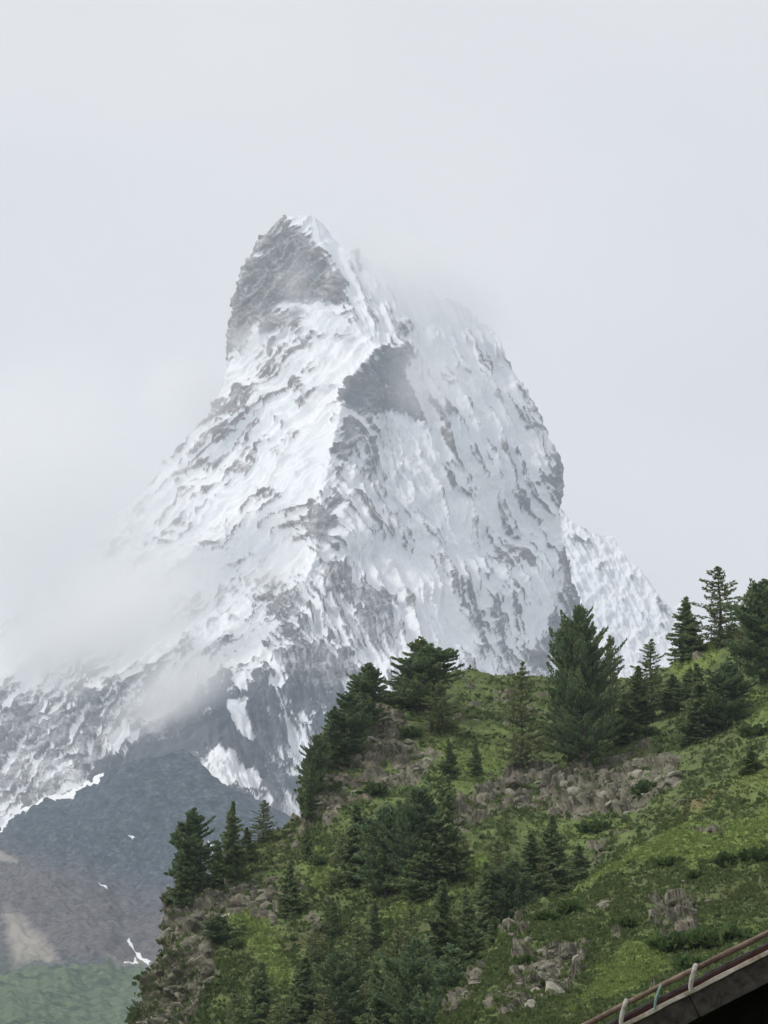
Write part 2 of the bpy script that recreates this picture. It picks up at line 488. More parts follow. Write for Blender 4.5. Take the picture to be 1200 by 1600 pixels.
    q = tone.ravel()[::7]; q = np.sort(q)
    tr = np.searchsorted(q, tone)/len(q)                      # how rocky, as a rank
    p_rock = np.clip(rock+0.01+0.34*fbm(wx/85, wy/70, 31.0, 3)+0.16*fbm((wx*0.8-wy*0.6)/160, (wx*0.6+wy*0.8)/28, 14.0, 3)*(1-side), 0.02, 1)
    rk = sstep(1-p_rock-0.14, 1-p_rock+0.20, tr)
    rk = rk*(0.64+0.36*np.clip((p_rock-0.3)*2, 0, 1))
    disp = disp+rk*(5+13*(bid-0.4)*sstep(0, 0.25, blk)+6*(bid2-0.4)*sstep(0, 0.25, blk2))
    Pm = P.copy()
    for _ in range(60):
        Pm[1:-1, 1:-1] = 0.25*(Pm[:-2, 1:-1]+Pm[2:, 1:-1]+Pm[1:-1, :-2]+Pm[1:-1, 2:])
    nrm = grid_normals(Pm)
    nrm = np.where((nrm[..., 1:2] > 0), -nrm, nrm)
    P = P+nrm*disp[..., None]
    # steep bits of the built surface lose their snow, flat ones keep it
    n2 = grid_normals(P); n2 = np.where(n2[..., 1:2] > 0, -n2, n2)
    slope = n2[..., 2]
    sl_s = slope-fbm(px/200, py/200, 1.0, 2)*0.05
    snow = 1-rk
    snow = snow+0.25*(sl_s-np.median(sl_s[(rk < 0.5)]))*(0.35+0.65*(1-head)*(1-tri))
    dust = sstep(0.05, 0.75, 0.55+0.5*streak3+0.35*streak2+0.3*mid+0.25*fbm(px/5, py/4, 2.0, 2))
    snow = np.clip(snow-0.10*head-0.1*tri, 0, 1)
    snow = np.maximum(snow, dust*sstep(0.42, 0.62, p_rock)*np.clip(0.36-0.02*head-0.10*tri-0.16*low-0.12*wedge, 0, 1))
    rust = poly_mask(px, py, [(330,1165),(365,1175),(410,1215),(410,1255),(330,1255),(310,1190)], 14)*0.9+0.75*(1-0.6*side)*sstep(1050, 800, py)
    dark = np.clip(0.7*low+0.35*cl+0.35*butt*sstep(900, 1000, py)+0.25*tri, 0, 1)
    # far side: each contour closes round the back
    nb = 14
    back = np.empty((nr, nb, 3))
    for j in range(nr):
        a, b_ = P[j, -1], P[j, 0]
        wd = max(np.linalg.norm(a-b_), 30)
        for i in range(nb):
            t = (i+1)/(nb+1)
            q = a*(1-t)+b_*t
            q[1] += math.sin(math.pi*t)*wd*0.55
            q[2] = a[2]*(1-t)+b_[2]*t
            back[j, i] = q+RNG.normal(0, 4, 3)
    allP = np.concatenate([P, back], 1)
    N = nc+nb
    ext = lambda a: np.concatenate([a, np.repeat(a[:, -1:]*0+np.mean(a[:, -40:], 1, keepdims=True), nb, 1)], 1)
    # foot: down to the valley floor
    foot = []
    for f in (0.5, 0.0):
        q = allP[-1].copy(); q[:, 2] = q[:, 2]*f-(3 if f == 0 else 0); q[:, 1] -= (1-f)*600*(np.arange(N) < nc)
        foot.append(q)
    V = np.concatenate([allP.reshape(-1, 3), foot[0], foot[1], allP[0].mean(0, keepdims=True)])
    pad = lambda a: np.concatenate([ext(a).ravel(), np.zeros(2*N), ext(a)[0, :1]])
    F = grid_faces(nr+2, N, wrap=True)
    cap = nr*N+2*N
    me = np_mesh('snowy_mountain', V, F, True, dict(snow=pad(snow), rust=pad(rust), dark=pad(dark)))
    o = link('mountain', me, M_MTN)
    tag(o, 'great snow covered rock pyramid with a leaning summit rising into the clouds', None, None, 'structure')
make_mountain()

def sheet(name, top, bottom, dfun, nu, nv, shape, mat, label, foot=True, back=(400, -250), vpow=1.0, kind='structure', crest=0.0):
    """A slope: top outline and bottom outline in survey angles, distances from dfun; shape() adds relief and attributes."""
    T = resample(top, nu); B = resample(bottom, nu)
    v = np.linspace(0, 1, nv)**vpow
    px = T[None, :, 0]*(1-v[:, None])+B[None, :, 0]*v[:, None]
    py = T[None, :, 1]*(1-v[:, None])+B[None, :, 1]*v[:, None]
    D = dfun(px, py)
    P = at(px, py, D)
    n = grid_normals(P); n = np.where((n[..., 1:2] > 0), -n, n)
    disp, attrs = shape(px, py, D, P, n)
    P = P+n*disp[..., None]
    # behind the crest the land falls away; the foot runs down to the valley floor
    rows = []
    for k in (1.0, 0.6, 0.25, 0.06):
        q = P[0].copy(); q[:, 1] += back[0]*k; q[:, 2] += back[1]*k*k; q[:, 2] = np.maximum(q[:, 2], -2); rows.append(q)
    f0 = P[-1].copy(); f0[:, 2] = -2.0; f0[:, 1] -= np.maximum(P[-1][:, 2], 0)*1.2*(1 if foot else 0)
    allP = np.concatenate([np.stack(rows), P, f0[None]], 0)
    A = {k: np.concatenate([np.repeat(a[:1], 4, 0), a, a[-1:]], 0) for k, a in attrs.items()}
    wd = 0.22*np.median(D)
    def flank(edge, sgn):
        out = []
        for f, zf in ((0.25, 0.93), (0.55, 0.72), (0.8, 0.42), (1.0, 0.0)):
            q = edge.copy(); q[:, 0] += sgn*wd*f; q[:, 2] = np.where(q[:, 2] > 0, q[:, 2]*zf, q[:, 2])-2*(zf == 0); q[:, 2] += wd*0.02*fbm(q[:, 1]/(wd*0.3), q[:, 0]/(wd*0.3), 4.0, 3)*(zf > 0); out.append(q)
        return out
    lf = flank(allP[:, 0], -1)[::-1]; rf = flank(allP[:, -1], 1)
    allP = np.concatenate([np.stack(lf, 1), allP, np.stack(rf, 1)], 1)
    A = {k: np.concatenate([np.repeat(a[:, :1], 4, 1), a, np.repeat(a[:, -1:], 4, 1)], 1) for k, a in A.items()}
    me = np_mesh(name, allP.reshape(-1, 3), grid_faces(*allP.shape[:2]), True, A)
    o = link(name, me, mat)
    if kind: tag(o, label, None, None, kind)
    bv = BVHTree.FromPolygons([tuple(p) for p in P[::2, ::2].reshape(-1, 3)], grid_faces(*P[::2, ::2].shape[:2]).tolist())
    return o, bv, (px, py, P, n, attrs)

# ------------------------------------------------------------------ ridge behind the pyramid, on the right
def shp_ridge(px, py, D, P, n):
    st = ridged((px*0.5+py*0.87)/60, (px*0.87-py*0.5)/14, 3.3, 4)
    iso = fbm(px/22, py/22, 6.6, 4)
    crest = np.clip(1-(py-py[0][None])/60.0, 0, 1)
    band = poly_mask(px, py, [(868,790),(1060,960),(1060,1060),(1000,1020),(950,930),(870,850)], 14)
    rock = -0.42+0.28*crest*crest+0.42*band+0.6*(0.5*st+0.5*iso-0.2)
    rk = sstep(0.0, 0.35, rock)
    return 16*st+14*iso, dict(snow=1-0.85*rk, rust=0*px, dark=0*px)
sheet('mountain_ridge', [(780,700),(840,762),(868,790),(885,808),(905,826),(925,838),(945,838),(960,846),(972,868),(992,886),(1012,905),(1026,925),(1040,945),(1052,950),(1062,942),(1075,960),(1110,1010),(1200,1100)],
      [(700,1200),(1250,1250)], lambda x, y: 10900-1.6*(y-800)+0*x, 420, 240, shp_ridge, M_MTN, 'far snowy ridge falling to the right behind the rock pyramid', back=(800, -600))

# ------------------------------------------------------------------ dark shoulder, scree and the meadow below it
def shp_scree(px, py, D, P, n):
    st = ridged((px*0.9+py*0.35)/70, (px*0.35-py*0.9)/13, 1.7, 4)
    iso = fbm(px/30, py/30, 2.1, 4); big = fbm(px/150, py/110, 3.0, 3)
    wx = px+10*iso; wy = py+8*fbm(px/30, py/30, 9, 3)
    brown = sstep(-30, 60, wy-(1318+0.28*px))*sstep(1530, 1500, wy)
    tan_ = np.maximum(poly_mask(wx, wy, [(8,1430),(40,1440),(80,1480),(95,1512),(15,1515)], 14), 0.8*poly_mask(wx, wy, [(-5,1345),(30,1348),(38,1362),(0,1366)], 6))
    tan_ = np.maximum(tan_, 0.6*poly_mask(wx, wy, [(160,1500),(240,1500),(250,1530),(170,1525)], 10))
    green = sstep(1505, 1535, wy+6*iso)
    green = np.maximum(green, 0.42*sstep(1440, 1500, wy)*sstep(180, 60, px))
    snow = np.zeros_like(px)
    for poly, s in (([(-300,1405),(0,1296),(60,1252),(100,1236),(145,1222),(160,1190),(166,1192),(163,1216),(150,1228),(98,1246),(40,1278),(0,1300),(-300,1425)], 4),
                    ([(196,1500),(186,1504),(205,1512),(220,1516),(216,1503)], 2.5), ([(197,1468),(204,1470),(222,1492),(238,1502),(232,1512),(222,1504),(214,1490)], 2.5),
                    ([(153,1383),(168,1388),(169,1394),(158,1390)], 2.5), ([(195,1306),(212,1310),(208,1314)], 2), ([(328,1328),(342,1330),(341,1341),(332,1341)], 3)):
        snow = np.maximum(snow, poly_mask(px+9*iso, py+7*iso+3*fbm(px/7, py/5, 5.0, 2), poly, s))
    return (15*st+9*iso+24*big)*(0.7+0.3*sstep(0, 45, py-py[0][None]))*(1-0.5*green)+5*iso*green, dict(brown=brown, tan=tan_, green=green, snow=snow)
d_scree = tps([(-400,1440,6900),(0,1297,7000),(165,1212,7050),(290,1180,7100),(420,1260,6900),(700,1400,6500),(-400,1520,5500),(0,1420,6100),(250,1400,6250),(0,1515,5300),(250,1515,5400),(600,1515,5300),(0,1600,4300),(300,1600,4300),(-400,1700,3500),(300,1700,3500),(700,1700,3500),(1300,1330,7300),(2200,1300,7300),(1300,1515,5600),(2200,1515,5600),(1300,1700,3500),(2200,1700,3500)])
sheet('scree_slope', [(-420,1460),(-200,1375),(0,1297),(50,1264),(92,1243),(130,1228),(165,1212),(215,1196),(255,1190),(285,1179),(300,1186),(330,1215),(370,1242),(420,1262),(470,1285),(530,1310),(700,1385),(1300,1340),(2200,1300)],
      [(-420,1720),(0,1720),(530,1720),(700,1720),(1300,1720),(2200,1720)], d_scree, 1000, 260, shp_scree, M_SCREE, 'dark bluish scree shoulder with brown rubble above a green meadow', back=(900, -500))

# ------------------------------------------------------------------ wooded hill
HILL_TOP = [(120,1760),(165,1680),(200,1600),(226,1540),(248,1490),(256,1440),(264,1402),(290,1392),(340,1372),(372,1340),(392,1308),(440,1290),(470,1268),(472,1215),(480,1178),(500,1150),(520,1118),(560,1105),(592,1092),(640,1074),(690,1056),(735,1048),(770,1052),(850,1056),(930,1060),(1000,1062),(1040,1042),(1065,1022),(1110,1008),(1150,990),(1200,962),(1300,915),(1430,870)]
d_hill = tps([(150,1700,520),(200,1600,545),(250,1490,555),(264,1402,562),(300,1390,566),(390,1310,590),(470,1268,598),(480,1180,606),(520,1118,618),(600,1090,635),(690,1055,655),(850,1056,668),(1000,1060,668),(1065,1022,664),(1200,962,655),(1430,870,640),
              (330,1600,522),(450,1600,500),(600,1600,470),(750,1600,450),(300,1500,536),(450,1450,535),(600,1400,532),(560,1200,602),(640,1160,612),(640,1260,575),(720,1300,552),(850,1180,612),(850,1270,578),(1000,1180,598),(1000,1280,560),(1200,1200,548),(1200,1080,600),
              (900,1400,512),(1100,1350,500),(1200,1350,480),(200,1760,500),(600,1760,430),(1000,1700,420),(1430,1700,400)])
ROCKY = [([(470,1275),(476,1185),(520,1125),(600,1100),(640,1130),(650,1170),(690,1190),(650,1225),(600,1240),(540,1260),(520,1290),(480,1290)], 12, 0.62),
         ([(262,1400),(300,1392),(345,1380),(420,1370),(445,1400),(430,1440),(370,1430),(330,1470),(340,1520),(300,1600),(250,1640),(150,1720),(195,1600),(245,1490)], 12, 0.85),
         ([(480,1425),(505,1430),(510,1470),(480,1490)], 8, 0.5), ([(440,1280),(480,1270),(500,1320),(440,1330)], 8, 0.4),
         ([(700,1260),(760,1220),(800,1190),(880,1195),(960,1180),(1000,1165),(1060,1180),(1070,1215),(1040,1240),(1000,1270),(940,1275),(870,1280),(800,1260),(740,1290),(715,1310)], 14, 0.62),
         ([(735,1070),(800,1060),(860,1070),(850,1110),(760,1110)], 18, 0.25), ([(640,1090),(730,1060),(760,1090),(740,1160),(650,1150)], 20, 0.2),
         ([(900,1340),(945,1310),(990,1290),(960,1330),(915,1370)], 10, 0.5)]
LUSH = [([(658,1178),(705,1152),(708,1165),(670,1182)], 6, 0.85), ([(700,1190),(760,1150),(800,1150),(790,1220),(720,1250),(690,1230)], 22, 0.5), ([(630,1395),(720,1345),(760,1330),(755,1370),(690,1400),(640,1430),(590,1430)], 10, 0.95),
        ([(1040,1040),(1110,1012),(1130,1030),(1060,1060)], 10, 0.8), ([(1150,1080),(1200,1060),(1300,1060),(1300,1180),(1150,1150)], 25, 0.45), ([(395,1440),(440,1440),(470,1520),(450,1560),(400,1520)], 16, 0.6),
        ([(470,1330),(520,1310),(530,1380),(500,1400),(470,1380)], 12, 0.45), ([(600,1250),(660,1255),(650,1275),(600,1275)], 8, 0.6), ([(750,1290),(870,1280),(960,1270),(1050,1240),(1000,1300),(900,1330)], 20, 0.3), ([(330,1440),(400,1420),(420,1480),(350,1500)], 16, 0.35),
        ([(540,1310),(580,1310),(570,1400),(530,1390)], 14, 0.3)]
def shp_hill(px, py, D, P, n):
    mpx = D/FPX                                   # metres in one survey unit
    X = P[..., 0]; Z = P[..., 2]; Y = P[..., 1]
    iso = fbm(X/3.2, Z/2.4, Y/6, 4); big = fbm(X/17, Z/12, Y/30, 3); fine = fbm(X/0.9, Z/0.8, Y/2, 3)
    rock = np.full(px.shape, -0.12); lush = np.full(px.shape, 0.12)
    for p, s, a in ROCKY: rock = rock+a*poly_mask(px+14*iso, py+12*big, p, s)
    for p, s, a in LUSH: lush = lush+a*poly_mask(px+8*iso, py+8*big, p, s)
    e, idv = cells((X+0.8*iso)/2.9, (Z*1.0+0.3*Y+0.8*iso)/1.9, 3)
    e2, id2 = cells((X+0.2*fine)/0.75+9, (Z+0.3*Y)/0.6+4, 8)
    rock = rock+0.55*iso+0.25*big+0.18*(idv-0.5)
    rk = sstep(0.18, 0.4, rock)
    blocks = (idv-0.35)*2.9*sstep(0.0, 0.25, e)+(id2-0.4)*0.7*sstep(0, 0.2, e2)-0.4
    tone = np.clip(1-sstep(0.0, 0.16, e), 0, 1)*0.0+id2
    disp = 1.1*big+0.55*iso+0.16*fine+rk*blocks
    mossy = sstep(0.25, -0.05, e)*sstep(-0.1, 0.35, big+0.5*fine)
    return disp, dict(rock=rk*(1-0.75*mossy), lush=lush+0.35*big, tone=tone, straw=0*px)
HILL, BV_HILL, HG = sheet('hillside', HILL_TOP, [(120,1800),(600,1790),(1430,1790)], d_hill, 760, 420, shp_hill, M_HILL, 'steep green hillside with rock cliffs and scattered conifers', back=(120, -60))

# ------------------------------------------------------------------ nearer grassy shoulder on the right
SH_TOP = [(610,1760),(655,1670),(688,1600),(712,1560),(742,1515),(770,1478),(790,1448),(815,1425),(850,1408),(892,1388),(930,1362),(965,1335),(1010,1302),(1050,1270),(1085,1245),(1120,1224),(1160,1203),(1200,1184),(1300,1140),(1430,1085)]
d_sh = tps([(610,1760,255),(690,1600,300),(790,1448,335),(892,1388,350),(1050,1270,375),(1200,1184,390),(1430,1085,400),(900,1500,305),(800,1560,285),(1000,1600,262),(1200,1500,290),(1200,1300,352),(1050,1400,330),(1430,1600,245),(1430,1300,340),(700,1760,235),(1000,1760,215),(1430,1760,200)])
SROCKY = [([(690,1600),(745,1515),(770,1500),(740,1570),(710,1610)], 7, 0.6), ([(765,1560),(800,1510),(850,1480),(900,1465),(925,1475),(915,1510),(890,1550),(840,1570),(800,1600),(770,1600)], 9, 0.66),
          ([(1020,1400),(1060,1390),(1105,1400),(1100,1440),(1085,1475),(1040,1475),(1020,1430)], 9, 0.6), ([(1088,1300),(1120,1282),(1140,1290),(1130,1305),(1098,1312)], 5, 0.6), ([(915,1400),(955,1400),(960,1425),(925,1428)], 6, 0.5),
          ([(935,1450),(970,1440),(985,1465),(940,1470)], 6, 0.4), ([(785,1450),(830,1422),(820,1440),(790,1475)], 5, 0.55), ([(800,1470),(835,1455),(830,1490),(805,1500)], 6, 0.35)]
SLUSH = [([(880,1392),(960,1340),(1060,1290),(1110,1290),(1160,1285),(1195,1290),(1190,1320),(1110,1340),(1080,1360),(1070,1345),(1000,1345),(940,1370),(895,1394)], 8, 0.75), ([(930,1520),(985,1480),(1040,1475),(1060,1500),(1000,1545),(920,1560)], 12, 0.85),
         ([(1110,1290),(1200,1260),(1300,1240),(1300,1300),(1195,1320),(1110,1340)], 10, 0.5), ([(1130,1460),(1160,1440),(1200,1425),(1300,1400),(1300,1430),(1150,1470)], 8, 0.6), ([(1060,1260),(1200,1190),(1300,1160),(1300,1240),(1150,1250),(1080,1290)], 14, 0.4), ([(860,1560),(940,1530),(980,1560),(900,1590)], 10, 0.4)]
STRAW = [([(1045,1275),(1085,1243),(1115,1227),(1120,1235),(1090,1262),(1055,1290)], 6, 0.8), ([(1080,1262),(1200,1200),(1300,1160),(1300,1190),(1120,1262)], 16, 0.22)]
SDARK = [([(1090,1360),(1200,1320),(1300,1300),(1300,1410),(1150,1440),(1100,1420)], 16, -0.45), ([(880,1400),(1060,1350),(1050,1400),(960,1470),(870,1470),(800,1480)], 20, -0.4), ([(1030,1450),(1200,1440),(1190,1490),(1060,1530)], 16, -0.3)]
def shp_sh(px, py, D, P, n):
    X = P[..., 0]; Z = P[..., 2]; Y = P[..., 1]
    iso = fbm(X/2.2, Z/1.6, Y/5, 4); big = fbm(X/9, Z/7, Y/20, 3); fine = fbm(X/0.55, Z/0.5, Y/1.6, 3)
    rock = np.full(px.shape, -0.2); lush = np.full(px.shape, 0.15); straw = np.zeros(px.shape)
    for p, s, a in SROCKY: rock = rock+a*poly_mask(px+10*iso, py+9*big, p, s)
    for p, s, a in SLUSH+SDARK: lush = lush+a*poly_mask(px+7*iso, py+6*big, p, s)
    for p, s, a in STRAW: straw = straw+a*poly_mask(px+6*iso, py+5*big, p, s)
    e, idv = cells((X*0.9+0.5*iso)/1.7, (Z*0.9+0.25*Y-0.4*X+0.4*iso)/1.25, 5)
    e2, id2 = cells((X+0.15*fine)/0.42+3, (Z+0.25*Y-0.4*X)/0.4+2, 6)
    rock = rock+0.45*iso+0.2*big+0.2*(idv-0.5)
    rk = sstep(0.18, 0.38, rock)
    blocks = (idv-0.3)*1.9*sstep(0, 0.25, e)+(id2-0.4)*0.45*sstep(0, 0.2, e2)-0.3
    mossy = sstep(0.25, -0.05, e)*sstep(-0.1, 0.35, big+0.5*fine)
    return 0.65*big+0.42*iso+0.12*fine+rk*blocks, dict(rock=rk*(1-0.7*mossy), lush=lush+0.25*big, tone=id2, straw=straw)
SHO, BV_SHO, SG = sheet('grassy_shoulder', SH_TOP, [(640,1800),(1000,1790),(1430,1790)], d_sh, 640, 360, shp_sh, M_HILL, 'nearer grassy shoulder with grey outcrops rising to the right', back=(60, -40))

def land(px, py, near=False):
    """Where the line of sight at px, py meets the hillside or the nearer shoulder."""
    d = Vector(at(px, py, 100.0)-CAM).normalized()
    for bv in ((BV_SHO, BV_HILL) if near else (BV_HILL, BV_SHO)):
        h = bv.ray_cast(Vector(CAM), d)
        if h[0] is not None:
            n = h[1] if h[1].dot(d) < 0 else -h[1]
            return h[0], n
    return None, None

# ------------------------------------------------------------------ trees
def cards(C, size, dirs=None, n=1, elong=1.6, rng=RNG):
    """Small needle sprays (pointed four-sided leaves) round the centres C."""
    m = len(C)
    a = rng.normal(size=(m, 3)) if dirs is None else dirs+rng.normal(size=(m, 3))*0.45
    a /= np.linalg.norm(a, axis=1, keepdims=True)+1e-9
    b = np.cross(a, rng.normal(size=(m, 3))); b /= np.linalg.norm(b, axis=1, keepdims=True)+1e-9
    s = size*(0.6+0.8*rng.random((m, 1)))
    A = a*s*elong*0.5; B = b*s*0.5
    V = np.stack([C-A, C+B*0.9-A*0.1, C+A, C-B*0.9+A*0.1], 1).reshape(-1, 3)
    F = np.arange(4*m).reshape(m, 4)
    return V, F

def tube(V, F, pts, rad, k=6):
    base = len(V)
    pts = [np.asarray(p, float) for p in pts]
    for i, p in enumerate(pts):
        d = pts[min(i+1, len(pts)-1)]-pts[max(i-1, 0)]; d /= np.linalg.norm(d)+1e-9
        u = np.cross(d, (0.3, 0.9, 0.2)); u /= np.linalg.norm(u)+1e-9; v = np.cross(d, u)
        for q in range(k):
            t = 2*math.pi*q/k
            V.append(p+rad[i]*(u*math.cos(t)+v*math.sin(t)))
    for i in range(len(pts)-1):
        for q in range(k):
            F.append([base+i*k+q, base+i*k+(q+1) % k, base+(i+1)*k+(q+1) % k, base+(i+1)*k+q])

def make_tree(seed, H, Rmax, style):
    """style: pine (dense, rounded, several leaders), spruce (pointed), larch (open, layered)"""
    rng = np.random.default_rng(seed)
    tv, tf = [], []
    lean = rng.normal(0, 0.02, 2)
    def axis(z): return np.array([lean[0]*z+0.12*math.sin(z*0.5+seed), lean[1]*z+0.12*math.cos(z*0.4+seed), z])
    zs = np.linspace(-1.2, H*0.97, 9)
    r0 = 0.017*H
    tube(tv, tf, [axis(z) for z in zs], [r0*(1-0.93*max(z, 0)/H)+0.02 for z in zs], 7)
    leaders = [(axis, 0.0, H, 1.0)]
    if style == 'pine':
        for q in range(rng.integers(1, 4) if H < 20 else 3):
            ang = rng.random()*6.28; rr = Rmax*(0.3+0.3*rng.random()); z0 = H*(0.4+0.15*rng.random()); h2 = H*(0.78+0.16*rng.random())
            def ax2(z, ang=ang, rr=rr, z0=z0):
                t = min(max((z-z0)/(0.2*H), 0), 1)
                return axis(z)+np.array([math.cos(ang), math.sin(ang), 0])*rr*t
            leaders.append((ax2, z0, h2, 0.62))
            z2 = np.linspace(z0, h2*0.97, 6)
            tube(tv, tf, [ax2(z) for z in z2], [0.5*r0*(1-0.9*(z-z0)/(h2-z0))+0.015 for z in z2], 5)
    C, Dr, T = [], [], []
    gap = dict(pine=0.46, spruce=0.44, larch=0.62)[style]
    for ax, zlo, zhi, wsc in leaders:
        z = zlo+(zhi-zlo)*dict(pine=0.10, spruce=0.05, larch=0.08)[style]
        while z < zhi:
            t = (z-zlo)/(zhi-zlo)
            if style == 'pine': prof = min(1.0, 2.1*(1-t))**0.72*(0.72+0.28*min(1, t*4))
            elif style == 'spruce': prof = (1-t)**0.85*(0.75+0.25*min(1, t*6))
            else: prof = min(1, 1.5*(1-t))**0.85*(0.55+0.45*min(1, t*3))
            nb = int(rng.integers(4, 8)) if style != 'larch' else int(rng.integers(3, 6))
            a0 = rng.random()*6.28
            for q in range(nb):
                ang = a0+q*6.283/nb+rng.normal(0, 0.25)
                lob = 1+0.26*math.sin(3*ang+seed)+0.26*math.sin(z*1.3+seed*2+ang)
                ln = max(0.25, Rmax*wsc*prof*lob*rng.uniform(0.62, 1.12))
                pit = dict(pine=0.04, spruce=-0.22, larch=0.02)[style]+0.5*t+rng.normal(0, 0.12)
                dv = np.array([math.cos(ang)*math.cos(pit), math.sin(ang)*math.cos(pit), math.sin(pit)])
                o = ax(z)
                curl = dict(pine=0.35, spruce=0.28, larch=0.16)[style]
                if ln > 0.9 and rng.random() < 0.75:
                    tube(tv, tf, [o, o+dv*ln*0.5-(0, 0, 0.04*ln), o+dv*ln*0.92+np.array((0, 0, curl*0.2*ln))], [0.045+0.006*ln, 0.03, 0.008], 3)
                side = np.cross(dv, (0, 0, 1)); side /= np.linalg.norm(side)+1e-9
                step = dict(pine=0.15, spruce=0.14, larch=0.15)[style]
                s = ln*dict(pine=0.34, spruce=0.2, larch=0.22)[style]
                btint = rng.random()
                while s < ln*1.04:
                    f = s/ln
                    wd = dict(pine=0.42, spruce=0.40, larch=0.34)[style]*ln*(1.05-f)*0.9+0.16
                    for kk in range(5 if style != 'larch' else 4):
                        lat = rng.uniform(-1, 1)*wd
                        p = o+dv*(s-0.35*abs(lat))+side*lat+np.array((0, 0, curl*f*f*ln*0.5-(0.12*abs(lat) if style == 'spruce' else 0)+rng.normal(0, 0.10)))
                        C.append(p)
                        dd = dv*0.7+side*np.sign(lat)*0.6+rng.normal(0, 0.3, 3)
                        if style == 'pine': dd = dd+np.array((0, 0, 0.6))
                        if style == 'spruce': dd = dd-np.array((0, 0, 0.35))
                        Dr.append(dd)
                        T.append(np.clip(0.45*btint+0.55*rng.random()+0.12*(f > 0.85), 0, 1))
                    s += step*rng.uniform(0.8, 1.3)
            z += gap*rng.uniform(0.75, 1.25)*(1 if style != 'larch' else 1.15)
    C = np.array(C); Dr = np.array(Dr)
    sz = dict(pine=0.30, spruce=0.29, larch=0.24)[style]
    V, F = cards(C, sz, Dr, elong=1.9, rng=rng)
    crown = np_mesh('crown', V, F, False, dict(tint=np.repeat(np.array(T), 4)))
    crown.materials.append(dict(pine=M_PINE, spruce=M_SPRUCE, larch=M_LARCH)[style])
    trunk = np_mesh('trunk', np.array(tv), np.array(tf), True)
    trunk.materials.append(M_BARK)
    return crown, trunk, H, Rmax

PROTO = {'grand': [make_tree(8, 26, 7.6, 'pine')], 'pine': [make_tree(s, 15, r, 'pine') for s, r in ((3, 3.9), (8, 3.3), (21, 4.4))],
         'spruce': [make_tree(s, 15, r, 'spruce') for s, r in ((5, 3.3), (13, 3.9), (17, 2.8))],
         'larch': [make_tree(s, 15, r, 'larch') for s, r in ((4, 4.0), (9, 3.2), (31, 3.6))]}
used_names = {}
def plant(px, top, base, hw, style, label, group='conifers on the hillside', near=False, name=None, bury=0.3):
    hit, n = land(px, base, near)
    if hit is None: print('no land', px, base); return None
    k = used_names.get(style, 0); used_names[style] = k+1
    crown, trunk, H, Rm = PROTO[style][k % len(PROTO[style])]
    D = hit.y
    h = (base-top)/FPX*D*1.02
    wdt = hw/FPX*D*(1.34 if base > 1376 and top > 1200 and px > 450 else 1.22)
    nm = name or dict(pine='stone_pine', grand='stone_pine', spruce='spruce_tree', larch='larch_tree')[style]
    r = bpy.data.objects.new(nm, None)
    COL.objects.link(r)
    r.location = hit-Vector((0, 0, bury))
    r.rotation_euler = (0, 0, (k*2.399) % 6.283)
    sz = h/H
    sx = wdt/Rm
    r.scale = (sx, sx, sz)
    link('crown', crown, None, r); link('trunk', trunk, None, r)
    tag(r, label, 'tree', group)
    return r

